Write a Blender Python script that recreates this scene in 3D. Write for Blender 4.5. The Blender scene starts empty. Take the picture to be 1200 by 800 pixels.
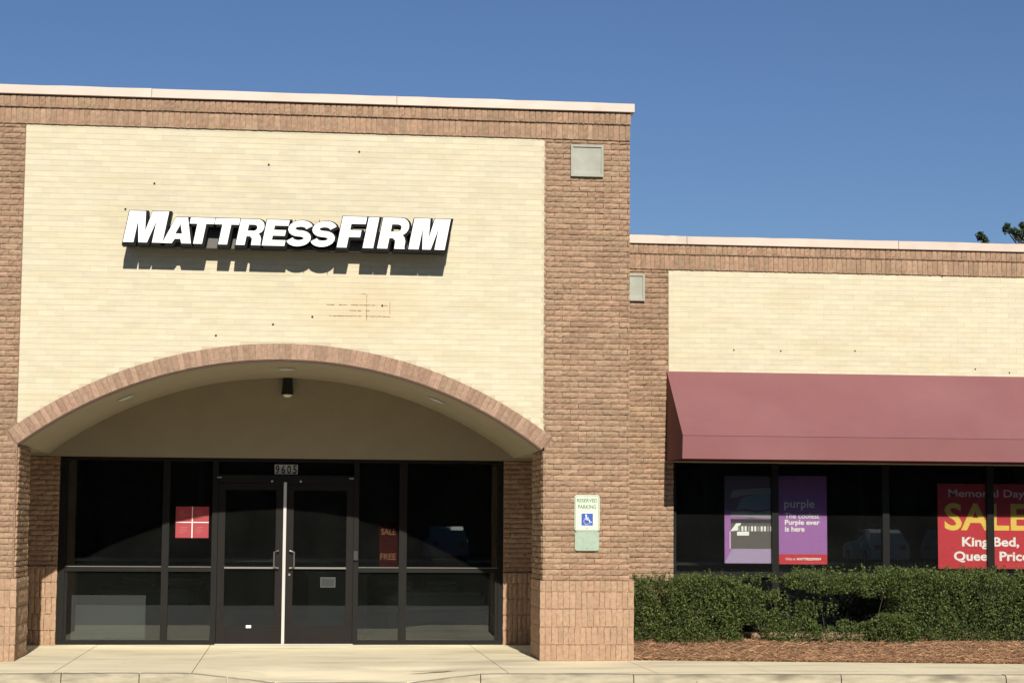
import bpy, bmesh, math, random
import numpy as np
from mathutils import Vector, Matrix

random.seed(7)
rng = np.random.default_rng(7)
sc = bpy.context.scene
C = sc.collection

# ------------------------------------------------------------------ camera
F_PX, PITCH, YAW, ROLL = 2256.1, 0.0936, 0.1106, 0.0070
cp, sp, cy, sy = math.cos(PITCH), math.sin(PITCH), math.cos(YAW), math.sin(YAW)
fw = Vector((sy*cp, cy*cp, sp)); rt = Vector((cy, -sy, 0)); up = rt.cross(fw)
r_ = rt*math.cos(ROLL)+up*math.sin(ROLL); u_ = -rt*math.sin(ROLL)+up*math.cos(ROLL)
cd = bpy.data.cameras.new('camera'); cam = bpy.data.objects.new('camera', cd); C.objects.link(cam)
cd.sensor_width = 36; cd.lens = 36*F_PX/1200; cd.clip_end = 2000
m = Matrix.Identity(4)
for i in range(3):
    m[i][0] = r_[i]; m[i][1] = u_[i]; m[i][2] = -fw[i]
m[0][3], m[1][3], m[2][3] = -0.1563, -23.4848, 1.8206
cam.matrix_world = m
sc.camera = cam

# ------------------------------------------------------------------ light
SUN_EL = math.radians(30.1); SUN_AZ = math.radians(177.9)
w = bpy.data.worlds.new('World'); sc.world = w; w.use_nodes = True
nt = w.node_tree
sky = nt.nodes.new('ShaderNodeTexSky'); sky.sky_type = 'NISHITA'; sky.sun_disc = False
sky.sun_elevation = SUN_EL; sky.sun_rotation = SUN_AZ
sky.air_density = 1.0; sky.dust_density = 0.1; sky.ozone_density = 3.2
bg = nt.nodes['Background']; bg.inputs[1].default_value = 0.05
tn = nt.nodes.new('ShaderNodeVectorMath'); tn.operation = 'MULTIPLY'; tn.inputs[1].default_value = (.80, .91, 1.14)
nt.links.new(sky.outputs[0], tn.inputs[0]); nt.links.new(tn.outputs[0], bg.inputs[0])
sl = bpy.data.lights.new('sun', 'SUN'); sl.energy = 4.8; sl.angle = math.radians(0.5); sl.color = (1.0, 0.93, 0.82)
so = bpy.data.objects.new('sun', sl); C.objects.link(so)
sd = Vector((math.sin(SUN_AZ)*math.cos(SUN_EL), math.cos(SUN_AZ)*math.cos(SUN_EL), math.sin(SUN_EL)))
so.rotation_euler = sd.to_track_quat('Z', 'Y').to_euler(); so.location = (2, -20, 20)
vs = sc.view_settings; vs.view_transform = 'Standard'; vs.look = 'None'; vs.exposure = 0.25; vs.gamma = 1.0

# ------------------------------------------------------------------ materials
ALB = .85   # measured surface colours are scaled to plausible albedos for the exposure above
def mat(name, col, rough=0.8, metal=0.0, noise=0.0, nscale=8.0, bump=0.0, bscale=60.0, tone=0.0, spec=0.5,
        stain=None, stretch=None, stains=0.0, sscale=1.2, bdist=0.004, spots=0, patch=None):
    k_ = 1.0 if name in ('concrete', 'kerb_concrete', 'asphalt', 'white_acrylic') else ALB
    col = tuple(c*k_ for c in col); stain = tuple(c*k_ for c in stain) if stain else None
    M = bpy.data.materials.new(name); M.use_nodes = True
    n = M.node_tree.nodes; l = M.node_tree.links
    b = n['Principled BSDF']
    b.inputs['Roughness'].default_value = rough; b.inputs['Metallic'].default_value = metal
    b.inputs['Specular IOR Level'].default_value = spec
    geo = n.new('ShaderNodeNewGeometry')
    pos = geo.outputs['Position']
    if stretch:
        mp = n.new('ShaderNodeMapping'); mp.inputs['Scale'].default_value = stretch
        l.new(pos, mp.inputs[0]); pos = mp.outputs[0]
    base = n.new('ShaderNodeRGB'); base.outputs[0].default_value = (*col, 1); cur = base.outputs[0]
    def mul(cur, fac):
        x = n.new('ShaderNodeVectorMath'); x.operation = 'SCALE'
        l.new(cur, x.inputs[0]); l.new(fac, x.inputs['Scale']); return x.outputs[0]
    def rng_(v, a, b2, c, d):
        x = n.new('ShaderNodeMapRange'); x.inputs[1].default_value = a; x.inputs[2].default_value = b2
        x.inputs[3].default_value = c; x.inputs[4].default_value = d; l.new(v, x.inputs[0]); return x.outputs[0]
    if noise:
        t = n.new('ShaderNodeTexNoise'); t.inputs['Scale'].default_value = nscale; t.inputs['Detail'].default_value = 6
        t.inputs['Roughness'].default_value = 0.65
        l.new(pos, t.inputs['Vector']); cur = mul(cur, rng_(t.outputs[0], .3, .7, 1-noise, 1+noise))
    if tone:
        a = n.new('ShaderNodeAttribute'); a.attribute_name = 'tone'
        cur = mul(cur, rng_(a.outputs['Fac'], 0, 1, 1-tone, 1+tone))
    if stain:
        t = n.new('ShaderNodeTexNoise'); t.inputs['Scale'].default_value = sscale; t.inputs['Detail'].default_value = 5
        l.new(pos, t.inputs['Vector'])
        f = rng_(t.outputs[0], .5, .72, 0, stains)
        mx = n.new('ShaderNodeMix'); mx.data_type = 'RGBA'; l.new(f, mx.inputs[0]); l.new(cur, mx.inputs[6])
        mx.inputs[7].default_value = (*stain, 1); cur = mx.outputs[2]
    if spots:
        vo = n.new('ShaderNodeTexVoronoi'); vo.inputs['Scale'].default_value = spots; l.new(geo.outputs['Position'], vo.inputs['Vector'])
        f = rng_(vo.outputs['Distance'], .05, .10, .55, 1.0)
        g2 = n.new('ShaderNodeTexNoise'); g2.inputs['Scale'].default_value = 1.1; l.new(geo.outputs['Position'], g2.inputs['Vector'])
        f2 = rng_(g2.outputs[0], .48, .56, 0, 1); mx = n.new('ShaderNodeMix'); l.new(f2, mx.inputs[0]); mx.inputs[2].default_value = 1.0; l.new(f, mx.inputs[3])
        cur = mul(cur, mx.outputs[0])
    if patch:
        (px_, pz_, rx_, rz_, pc) = patch
        mp2 = n.new('ShaderNodeVectorMath'); mp2.operation = 'SUBTRACT'; l.new(geo.outputs['Position'], mp2.inputs[0]); mp2.inputs[1].default_value = (px_, 0, pz_)
        mp3 = n.new('ShaderNodeVectorMath'); mp3.operation = 'MULTIPLY'; l.new(mp2.outputs[0], mp3.inputs[0]); mp3.inputs[1].default_value = (1/rx_, 0, 1/rz_)
        ln = n.new('ShaderNodeVectorMath'); ln.operation = 'LENGTH'; l.new(mp3.outputs[0], ln.inputs[0])
        nn_ = n.new('ShaderNodeTexNoise'); nn_.inputs['Scale'].default_value = 4; nn_.inputs['Detail'].default_value = 5; l.new(pos, nn_.inputs['Vector'])
        ad = n.new('ShaderNodeMath'); ad.operation = 'ADD'; l.new(ln.outputs['Value'], ad.inputs[0]); l.new(nn_.outputs[0], ad.inputs[1])
        f = rng_(ad.outputs[0], .6, 1.7, .65, 0)
        mx = n.new('ShaderNodeMix'); mx.data_type = 'RGBA'; l.new(f, mx.inputs[0]); l.new(cur, mx.inputs[6]); mx.inputs[7].default_value = (*pc, 1); cur = mx.outputs[2]
    l.new(cur, b.inputs['Base Color'])
    if bump:
        t = n.new('ShaderNodeTexNoise'); t.inputs['Scale'].default_value = bscale; t.inputs['Detail'].default_value = 5
        l.new(pos, t.inputs['Vector'])
        bp = n.new('ShaderNodeBump'); bp.inputs['Strength'].default_value = bump; bp.inputs['Distance'].default_value = bdist
        l.new(t.outputs[0], bp.inputs['Height']); l.new(bp.outputs[0], b.inputs['Normal'])
    return M

def hue_tone(M, colA, colB):
    colA = tuple(c*ALB for c in colA); colB = tuple(c*ALB for c in colB)
    # let the per-brick tone also shift the hue between two fired colours
    n = M.node_tree.nodes; l = M.node_tree.links
    base = [x for x in n if x.type == 'RGB'][0]
    a = n.new('ShaderNodeAttribute'); a.attribute_name = 'hue'
    mx = n.new('ShaderNodeMix'); mx.data_type = 'RGBA'
    l.new(a.outputs['Fac'], mx.inputs[0]); mx.inputs[6].default_value = (*colA, 1); mx.inputs[7].default_value = (*colB, 1)
    for lk in list(l):
        if lk.from_node == base:
            to = lk.to_socket; l.new(mx.outputs[2], to)

BR = mat('brown_brick', (.33, .21, .14), .9, noise=.22, nscale=22, bump=1.0, bscale=130, tone=.14, spec=.15, stain=(.25, .17, .11), stains=.35, sscale=1.0, bdist=.006)
hue_tone(BR, (.41, .285, .185), (.42, .268, .178))
BRB = mat('base_brick', (.40, .24, .15), .9, noise=.2, nscale=20, bump=1.0, bscale=55, tone=.08, spec=.15, bdist=.006)
hue_tone(BRB, (.43, .292, .19), (.425, .275, .18))
BRA = mat('arch_brick', (.36, .23, .15), .9, noise=.2, nscale=20, bump=1.0, bscale=60, tone=.15, spec=.15, bdist=.005)
hue_tone(BRA, (.40, .275, .19), (.39, .25, .175))
CR = mat('cream_brick', (.70, .62, .42), .75, noise=.06, nscale=9, bump=.3, bscale=100, tone=.042, spec=.3, stain=(.58, .50, .31), stains=.45, sscale=2.2, stretch=(.5, .5, 2.2), patch=(.62, 4.40, .95, .42, (.56, .45, .28)))
hue_tone(CR, (.685, .62, .435), (.67, .61, .45))
MOR = mat('brown_mortar', (.29, .19, .125), .95, noise=.15, bump=.4)
CMOR = mat('cream_mortar', (.59, .52, .36), .9, noise=.08, bump=.3)
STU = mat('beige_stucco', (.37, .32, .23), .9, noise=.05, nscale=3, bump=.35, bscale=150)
COP = mat('coping_metal', (.62, .50, .41), .5, noise=.04, nscale=2, bump=.15, bscale=3, stain=(.40, .36, .30), stains=.35, sscale=3, bdist=.02)
INS = mat('cast_stone', (.40, .41, .34), .9, noise=.12, nscale=5, bump=.3)
FRM = mat('bronze_frame', (.012, .0115, .010), .5, spec=.15, noise=.12, nscale=5)
DRF = mat('door_frame_metal', (.013, .0105, .009), .5, spec=.15, noise=.12, nscale=6)
ALU = mat('bright_aluminium', (.72, .70, .66), .35, metal=.4)
STL = mat('steel', (.35, .34, .32), .35, metal=.8)
BLK = mat('black_metal', (.012, .012, .012), .45)
LIP = mat('rail_highlight', (.16, .155, .145), .4, spec=.4)  # paler than the frame, paints the highlight along the rail tops
LEN = mat('lens', (.85, .85, .80), .3)
CON = mat('concrete', (.80, .71, .49), .9, noise=.10, nscale=1.6, bump=.3, bscale=70, stain=(.52, .455, .315), stains=.85, spots=5.0, sscale=1.3, stretch=(.5, 1.6, 1))
KRB = mat('kerb_concrete', (.38, .335, .235), .9, noise=.25, nscale=6, bump=.5, bscale=50, stain=(.13, .11, .08), stains=1.0, sscale=2.4, spots=7.0, stretch=(.6, 1, 2.5))
ASP = mat('asphalt', (.23, .225, .215), .95, spec=.1, noise=.15, nscale=2, bump=.4, bscale=90, stain=(.11, .105, .1), stains=.7, sscale=.5)
AWN = mat('maroon_canvas', (.255, .10, .103), .8, noise=.06, nscale=1.2, bump=.35, bscale=1.6, bdist=.05, stain=(.30, .135, .135), stains=.5, sscale=.8)
AWI = mat('awning_underside', (.16, .035, .03), .9)
SGW = mat('white_acrylic', (.92, .92, .90), .35)
SGB = mat('black_letter_return', (.006, .006, .006), .6, spec=.12)
RCW = mat('raceway_paint', (.12, .115, .10), .6)
RED = mat('poster_red', (.64, .035, .055), .5)
YEL = mat('poster_yellow', (.95, .66, .13), .5)
WHT = mat('print_white', (1.0, .98, .98), .5)
PUR = mat('poster_purple', (.42, .17, .50), .5)
PUD = mat('poster_grey_violet', (.20, .14, .21), .5)
PG1 = mat('print_grey', (.38, .38, .40), .6); PG2 = mat('print_slate', (.26, .30, .42), .6)
PG3 = mat('print_charcoal', (.035, .03, .035), .6); PG4 = mat('print_taupe', (.14, .12, .12), .6)
PLI = mat('print_lilac', (.47, .36, .58), .6)
DRE = mat('dark_red_print', (.034, .003, .002), .9, spec=0)
SGN = mat('sign_white', (.72, .80, .62), .4); SGG = mat('sign_green', (.10, .22, .10), .5); SBL = mat('sign_blue', (.02, .09, .45), .5)
SGP = mat('sign_pale_green', (.30, .42, .30), .5, noise=.1)
LEAF = mat('hedge_leaf', (.075, .11, .032), .55, tone=.5, spec=.25)
hue_tone(LEAF, (.034, .058, .014), (.125, .155, .038))
TLEAF = mat('tree_leaf', (.035, .06, .025), .6, tone=.4)
STEM = mat('twig', (.06, .045, .03), .9)
TRK = mat('bark', (.10, .075, .05), .95, noise=.2)
STR = mat('pine_straw', (.24, .12, .06), .8, tone=.5); hue_tone(STR, (.17, .075, .035), (.54, .32, .17))
MUL = mat('mulch_soil', (.10, .052, .030), .95, noise=.4, nscale=25, bump=1.0, bscale=60, bdist=.02)
GRS = mat('lawn', (.016, .024, .010), 1.0, spec=0.0, noise=.3, nscale=3)
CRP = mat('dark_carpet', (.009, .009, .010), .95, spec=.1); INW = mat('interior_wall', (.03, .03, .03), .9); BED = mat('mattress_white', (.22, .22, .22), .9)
BLU = mat('blue_cloth', (.01, .03, .10), .9)
ROOF = mat('roof_membrane', (.3, .29, .27), .9, noise=.1)
CARW = mat('white_paint', (.7, .7, .7), .5); CARS = mat('silver_paint', (.30, .31, .33), .55); TYR = mat('tyre', (.02, .02, .02), .9); GLD = mat('car_glass', (.02, .025, .03), .35)
HOLE = mat('anchor_hole', (.03, .025, .02), .9)

def glass_mat(name, tint, dust):
    M = bpy.data.materials.new(name); M.use_nodes = True
    n = M.node_tree.nodes; l = M.node_tree.links; n.clear()
    out = n.new('ShaderNodeOutputMaterial')
    tr = n.new('ShaderNodeBsdfTransparent'); tr.inputs[0].default_value = (*tint, 1)
    gl = n.new('ShaderNodeBsdfGlossy'); gl.inputs['Roughness'].default_value = 0.0; gl.inputs[0].default_value = (.9, 1, .97, 1)
    fr = n.new('ShaderNodeFresnel'); fr.inputs[0].default_value = 1.62
    df = n.new('ShaderNodeBsdfDiffuse'); df.inputs[0].default_value = (.5, .52, .5, 1)
    geo = n.new('ShaderNodeNewGeometry')
    nz = n.new('ShaderNodeTexNoise'); nz.inputs['Scale'].default_value = 1.6; nz.inputs['Detail'].default_value = 6
    l.new(geo.outputs['Position'], nz.inputs['Vector'])
    mr = n.new('ShaderNodeMapRange'); mr.inputs[1].default_value = .3; mr.inputs[2].default_value = .75
    mr.inputs[3].default_value = dust*.6; mr.inputs[4].default_value = dust*1.6; l.new(nz.outputs[0], mr.inputs[0])
    m1 = n.new('ShaderNodeMixShader'); l.new(mr.outputs[0], m1.inputs[0]); l.new(tr.outputs[0], m1.inputs[1]); l.new(df.outputs[0], m1.inputs[2])
    m2 = n.new('ShaderNodeMixShader'); l.new(fr.outputs[0], m2.inputs[0]); l.new(m1.outputs[0], m2.inputs[1]); l.new(gl.outputs[0], m2.inputs[2])
    bn = n.new('ShaderNodeTexNoise'); bn.inputs['Scale'].default_value = .9; l.new(geo.outputs['Position'], bn.inputs['Vector'])
    bp = n.new('ShaderNodeBump'); bp.inputs['Strength'].default_value = .012; bp.inputs['Distance'].default_value = .02
    l.new(bn.outputs[0], bp.inputs['Height']); l.new(bp.outputs[0], gl.inputs['Normal'])
    l.new(m2.outputs[0], out.inputs[0])
    return M
GLS = glass_mat('window_glass', (.88, .885, .87), .005)

# ------------------------------------------------------------------ mesh helpers
def tag(o, label=None, cat=None, group=None, kind=None):
    if label: o['label'] = label
    if cat: o['category'] = cat
    if group: o['group'] = group
    if kind: o['kind'] = kind
    return o
def link(name, me, M=None, parent=None, loc=None):
    if M is not None and not me.materials: me.materials.append(M)
    o = bpy.data.objects.new(name, me); C.objects.link(o)
    if parent is not None: o.parent = parent
    if loc is not None: o.location = loc
    return o
def empty(name, loc, label, cat, group=None):
    o = bpy.data.objects.new(name, None); C.objects.link(o); o.location = loc; o.empty_display_size = .3
    return tag(o, label, cat, group)
def adopt(o, root):
    """parent while keeping world coordinates baked in the mesh"""
    o.parent = root
    o.matrix_parent_inverse = Matrix.Translation(-_abs(root))
    return o
def _abs(o):
    v = Vector(o.location)
    return v
class MB:
    def __init__(s): s.v = []; s.f = []
    def box(s, x0, x1, y0, y1, z0, z1):
        b = len(s.v)
        s.v += [(x0,y0,z0),(x1,y0,z0),(x1,y1,z0),(x0,y1,z0),(x0,y0,z1),(x1,y0,z1),(x1,y1,z1),(x0,y1,z1)]
        s.f += [tuple(b+i for i in q) for q in ((0,3,2,1),(4,5,6,7),(0,1,5,4),(1,2,6,5),(2,3,7,6),(3,0,4,7))]
        return s
    def prism(s, pts, y0, y1):
        """polygon in x,z extruded along y"""
        b = len(s.v); k = len(pts)
        s.v += [(x, y0, z) for x, z in pts]+[(x, y1, z) for x, z in pts]
        s.f.append(tuple(b+i for i in range(k))); s.f.append(tuple(b+k+i for i in reversed(range(k))))
        for i in range(k):
            j = (i+1) % k; s.f.append((b+i, b+k+i, b+k+j, b+j))
        return s
    def tube(s, pts, r, n=8, r2=None):
        b = len(s.v); P = [Vector(p) for p in pts]
        for i, p in enumerate(P):
            d = (P[min(i+1, len(P)-1)]-P[max(i-1, 0)]).normalized()
            a = d.orthogonal().normalized() if abs(d.z) > .9 else d.cross(Vector((0,0,1))).normalized()
            c = d.cross(a)
            rr = r if r2 is None else r+(r2-r)*i/(len(P)-1)
            for k in range(n):
                t = 2*math.pi*k/n
                q = p+a*math.cos(t)*rr+c*math.sin(t)*rr; s.v.append(tuple(q))
        for i in range(len(P)-1):
            for k in range(n):
                k2 = (k+1) % n
                s.f.append((b+i*n+k, b+i*n+k2, b+(i+1)*n+k2, b+(i+1)*n+k))
        s.f.append(tuple(b+k for k in reversed(range(n)))); s.f.append(tuple(b+(len(P)-1)*n+k for k in range(n)))
        return s
    def mesh(s, name):
        me = bpy.data.meshes.new(name); me.from_pydata(s.v, [], s.f); me.validate(); 
        bm = bmesh.new(); bm.from_mesh(me); bmesh.ops.recalc_face_normals(bm, faces=bm.faces); bm.to_mesh(me); bm.free()
        return me
    def build(s, name, M, root=None, bevel=0.0):
        me = s.mesh(name); o = link(name, me, M)
        if root is not None: adopt(o, root)
        if bevel:
            bm = bmesh.new(); bm.from_mesh(me)
            bmesh.ops.bevel(bm, geom=list(bm.edges), offset=bevel, segments=2, affect='EDGES', clamp_overlap=True)
            bm.to_mesh(me); bm.free()
        return o
def childof(o, parent, root):
    """sub-part: parent carries identity transform relative to root"""
    o.parent = parent
    o.matrix_parent_inverse = Matrix.Translation(-_abs(root))
    return o
def raw_mesh(name, V, Fq, M, tone=None, hue=None):
    me = bpy.data.meshes.new(name); V = np.asarray(V, dtype=np.float32); Fq = np.asarray(Fq, dtype=np.int32)
    nf, k = Fq.shape
    me.vertices.add(len(V)); me.vertices.foreach_set('co', V.ravel())
    me.loops.add(nf*k); me.loops.foreach_set('vertex_index', Fq.ravel())
    me.polygons.add(nf); me.polygons.foreach_set('loop_start', np.arange(0, nf*k, k, dtype=np.int32))
    me.update(calc_edges=True)
    for nm, a in (('tone', tone), ('hue', hue)):
        if a is not None:
            at = me.attributes.new(nm, 'FLOAT', 'FACE'); at.data.foreach_set('value', np.asarray(a, dtype=np.float32))
    me.materials.append(M)
    me.polygons.foreach_set('use_smooth', np.zeros(nf, dtype=bool))
    return me

# ------------------------------------------------------------------ bricks
BL, BH, CW, CH = .1945, .0580, .2032, .0677        # face size and module of a stretcher
def rough_block(L, H, nx, nz, amp, ragged, depth=.06, rnd=None, prof=None):
    """split-faced block, front at y=0, back at y=depth; returns verts, quads"""
    g = rnd; V = []; F = []
    for k in range(nz+1):
        for i in range(nx+1):
            x = L*i/nx; z = H*k/nz
            edge = min(i, nx-i, 1)*min(k, nz-k, 1)
            y = -amp*g.random()*(.35+.65*edge) if edge else amp*.25*g.random()+amp*.2
            if prof: y = prof[k]+amp*(g.random()-.5)+(.003 if i in (0, nx) else 0)
            if i in (0, nx): x += g.uniform(-ragged, ragged)
            if k in (0, nz): z += g.uniform(-ragged, ragged)
            if 0 < i < nx: x += g.uniform(-.2, .2)*L/nx
            if 0 < k < nz: z += g.uniform(-.3, .3)*H/nz
            V.append((x, y, z))
    def id_(i, k): return k*(nx+1)+i
    for k in range(nz):
        for i in range(nx): F.append((id_(i,k), id_(i+1,k), id_(i+1,k+1), id_(i,k+1)))
    ring = [(i,0) for i in range(nx)]+[(nx,k) for k in range(nz)]+[(i,nz) for i in range(nx,0,-1)]+[(0,k) for k in range(nz,0,-1)]
    b = len(V)
    for (i,k) in ring:
        x, y, z = V[id_(i,k)]; V.append((x, depth, z))
    for q in range(len(ring)):
        q2 = (q+1) % len(ring)
        F.append((id_(*ring[q]), b+q, b+q2, id_(*ring[q2])))
    return np.array(V), np.array(F)
KINDS = {}
def make_kind(name, L, H, nx, nz, amp, ragged, M, nvar):
    out = []
    for i in range(nvar):
        V, F = rough_block(L, H, nx, nz, amp, ragged, rnd=rng, prof=(.003, -.006, -.002) if name == 'brick' else None)
        t = rng.random(); h = rng.random()
        if name == 'cream_brick': t = t if rng.random() > .12 else t*.4-1.7
        me = raw_mesh(name, V, F, M, [t]*len(F), [h]*len(F))
        out.append((V, F, t, h, me))
    KINDS[name] = (L, H, out)
make_kind('brick', BL, .0605, 5, 2, .0105, .0038, BR, 60)
make_kind('cream_brick', BL+.004, .0635, 1, 1, .0006, .0006, CR, 40)
make_kind('soldier_brick', .0595, .193, 2, 4, .010, .003, BR, 36)
make_kind('base_brick', .0605, .200, 2, 4, .008, .003, BRB, 36)
make_kind('arch_brick', .0600, .190, 2, 4, .006, .002, BRA, 36)
SLOTS = {}
CAMP = Vector((-.1563, -23.4848, 1.8206))
def slot(kind, parent, P, U, N, L, H, rot=0.0):
    """P = lower left front corner in world, U = run direction, N = outward normal"""
    KL, KH, _ = KINDS[kind]
    U = Vector(U); y = -Vector(N); Z = Vector((0,0,1))
    if rot:
        R = Matrix.Rotation(rot, 4, y); Ux = R @ U; Zx = R @ Z
    else: Ux, Zx = U, Z
    M = Matrix.Identity(4)
    for i in range(3):
        M[i][0] = Ux[i]*L/KL; M[i][1] = y[i]; M[i][2] = Zx[i]*H/KH; M[i][3] = P[i]
    SLOTS.setdefault((kind, parent.name), []).append((M, random.randrange(len(KINDS[kind][2]))))
def in_view(p):
    d = p-CAMP; z = d.dot(fw)
    return abs(d.dot(r_)/z*F_PX) < 600 and abs(d.dot(u_)/z*F_PX) < 400
def flush_bricks(caps):
    """the nearest in-view bricks of each kind become single parts, the rest one joined part per wall"""
    bykind = {}
    for (kind, pn), L in SLOTS.items():
        for it in L: bykind.setdefault(kind, []).append((pn, it))
    for kind, L in bykind.items():
        def key(e):
            P = e[1][0].translation; v = in_view(P) and abs(e[1][0][1][1]) > .5
            return (0 if v else 1, (P-CAMP).length)
        L.sort(key=key); cap = caps.get(kind, 300)
        for pn, (M, vi) in L[:cap]:
            me = KINDS[kind][2][vi][4]
            o = bpy.data.objects.new(kind, me); C.objects.link(o); o.parent = bpy.data.objects[pn]
            o.matrix_parent_inverse = Matrix.Identity(4); o.matrix_local = M
        rest = {}
        for pn, it in L[cap:]: rest.setdefault(pn, []).append(it)
        for pn, its in rest.items():
            Vs, Fs, T, Hh = [], [], [], []; off = 0
            for M, vi in its:
                V, F, t, h, me = KINDS[kind][2][vi]; A = np.array(M)
                Vs.append(V @ A[:3,:3].T + A[:3,3]); Fs.append(F+off); off += len(V)
                T += [t]*len(F); Hh += [h]*len(F)
            me = raw_mesh(kind+'_courses', np.concatenate(Vs), np.concatenate(Fs), KINDS[kind][2][0][4].materials[0], T, Hh)
            o = bpy.data.objects.new(kind+'_courses', me); C.objects.link(o); o.parent = bpy.data.objects[pn]; o['kind'] = 'stuff'

def field(kind, parent, O, U, N, L, z0, z1, keep=None, phase=0.0, jit=0.0):
    """running bond from z0 to z1 along U for length L"""
    U = Vector(U); O = Vector(O); n = 0; z = z0
    H = KINDS[kind][1]
    while z < z1-.02:
        h = min(H, z1-z-.004); s = -(CW/2 if n % 2 else 0)-phase
        while s < L-.001:
            a = max(s, 0); b = min(s+CW, L)
            if b-a > .025:
                segs = [(a, b)]
                if keep:
                    q = lambda a, b: [keep(O.x+U.x*t+0, z+dz) for t in (a, b) for dz in (0, H)]
                    r = q(a, b)
                    if not all(r):
                        if not any(r): segs = []
                        else:
                            k = 5; segs = []; run = None
                            for i in range(k):
                                a2, b2 = a+(b-a)*i/k, a+(b-a)*(i+1)/k
                                if all(q(a2, b2)): run = (run[0], b2) if run else (a2, b2)
                                elif run: segs.append(run); run = None
                            if run: segs.append(run)
                for a2, b2 in segs:
                    P = O+U*(a2+(.002 if kind == 'cream_brick' else .004)); P.z = z+.002
                    P += Vector(N)*random.uniform(-jit, jit)*1.6
                    slot(kind, parent, P, U, N, b2-a2-(.003 if kind == 'cream_brick' else .0065), h-(.0015 if kind == 'brick' else 0))
            s += CW
        z += CH; n += 1
def soldiers(kind, parent, O, U, N, L, z0, h, pitch=.0677, jit=.0):
    U = Vector(U); n = max(1, round(L/pitch)); ws = [random.uniform(.86, 1.14) for i in range(n)]; k = L/sum(ws); a = 0
    for i in range(n):
        p = ws[i]*k; g = random.uniform(.004, .010) if kind == 'soldier_brick' else random.uniform(.002, .008)
        P = Vector(O)+U*(a+g/2); P.z = z0+random.uniform(.001, .004); P += Vector(N)*random.uniform(-jit, jit)
        slot(kind, parent, P, U, N, p-g, h-.006+random.uniform(-.001, .002)); a += p

# ------------------------------------------------------------------ dimensions
XL, XR = -3.49, 2.842         # cream panel edges
PX0, PX1 = -4.56, 3.924       # outer edges of the front bay
XC = (XL+XR)/2                # arch centre
OL, OR = -3.455, 2.842        # opening jambs
Z0 = .15; ZT = 7.045
AR = 5.24; AZ = 3.772-AR; HS = 3.156   # intrados radius, centre height, half span
ARO = 5.437
VB = 3.05; VL, VR = -3.92, 3.30
W = 1.3; WX1 = 13.5; WXP = 4.665; WZT = 5.588
G = 1.42
TJ = 1.05

bld = empty('store_building', (XC, 0, .15), 'brown and cream brick shop with a deep arched entrance and lower side wing', 'building')
N_ = (0,-1,0); Ux = (1,0,0)
# parts live in world coordinates: move the Empty's own offset out by an inverse
def bp(mb, name, M, bevel=0.0, label=None):
    o = mb.build(name, M, bld, bevel)
    if label: o['label'] = label
    return o
def sub(mb, name, M, parent, bevel=0.0):
    o = mb.build(name, M, None, bevel); o.parent = parent; return o

# front bay: backing walls
mb = MB(); mb.box(PX0+.02, OL-.02, .016, TJ-.01, Z0, 6.93)
pierL = bp(mb, 'pier', MOR)
mb = MB(); mb.box(OR+.02, PX1-.02, .016, TJ-.01, Z0, 6.93)
pierR = bp(mb, 'pier', MOR)
# arched wall between the piers
def arc_z(x, R=AR): return AZ+math.sqrt(max(R*R-(x-XC)**2, 0))
mb = MB(); NS = 64; ptsA = []
x0, x1 = OL-.02, OR+.02
lo = []
for i in range(NS+1):
    x = x0+(x1-x0)*i/NS
    z = arc_z(x)+.05 if abs(x-XC) < HS else 2.72+.05
    lo.append((x, z))
b = len(mb.v)
for (x, z) in lo:
    mb.v += [(x,.0065,z),(x,.0065,6.60),(x,.40,z),(x,.40,6.60)]
for i in range(NS):
    a = b+i*4; c = a+4
    mb.f += [(a,c,c+1,a+1),(a+2,a+3,c+3,c+2),(a,a+2,c+2,c),(a+1,c+1,c+3,a+3)]
wall = bp(mb, 'arch_wall', CMOR)
mb = MB(); mb.box(x0, x1, .02, .40, 6.601, 6.93); band = bp(mb, 'parapet_band', MOR)

# brown bricks on the piers
EA = math.asin(HS/AR)
def outside_ring(x, z):
    dx, dz = x-XC, z-AZ; r = math.hypot(dx, dz); a = math.atan2(abs(dx), dz)
    if a > EA+.004: return True
    return r > ARO-.03
def out_pier(x, z):
    dx, dz = x-XC, z-AZ; r = math.hypot(dx, dz); a = math.atan2(abs(dx), dz)
    if a > EA+.003: return True
    return r > ARO-.002 or r < AR-.02
field('brick', pierL, (PX0,0,0), Ux, N_, XL-PX0, 1.121, 6.575, keep=out_pier, jit=.003)
field('brick', pierR, (XR,0,0), Ux, N_, PX1-XR, 1.121, 6.575, keep=out_pier, phase=.07, jit=.003)
# reveals and the outer flank
field('brick', pierL, (OL,.052,0), (0,1,0), (1,0,0), TJ-.06, 1.121, 2.70, jit=.003)
field('brick', pierR, (OR,TJ-.01,0), (0,-1,0), (-1,0,0), TJ-.062, 1.121, 2.70, jit=.003)
field('brick', pierR, (PX1,.052,0), (0,1,0), (1,0,0), W-.05, 1.121, 5.14, jit=.003)
field('brick', pierR, (PX1,.052,0), (0,1,0), (1,0,0), 3.9, 5.60, 6.575, jit=.003)
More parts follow.
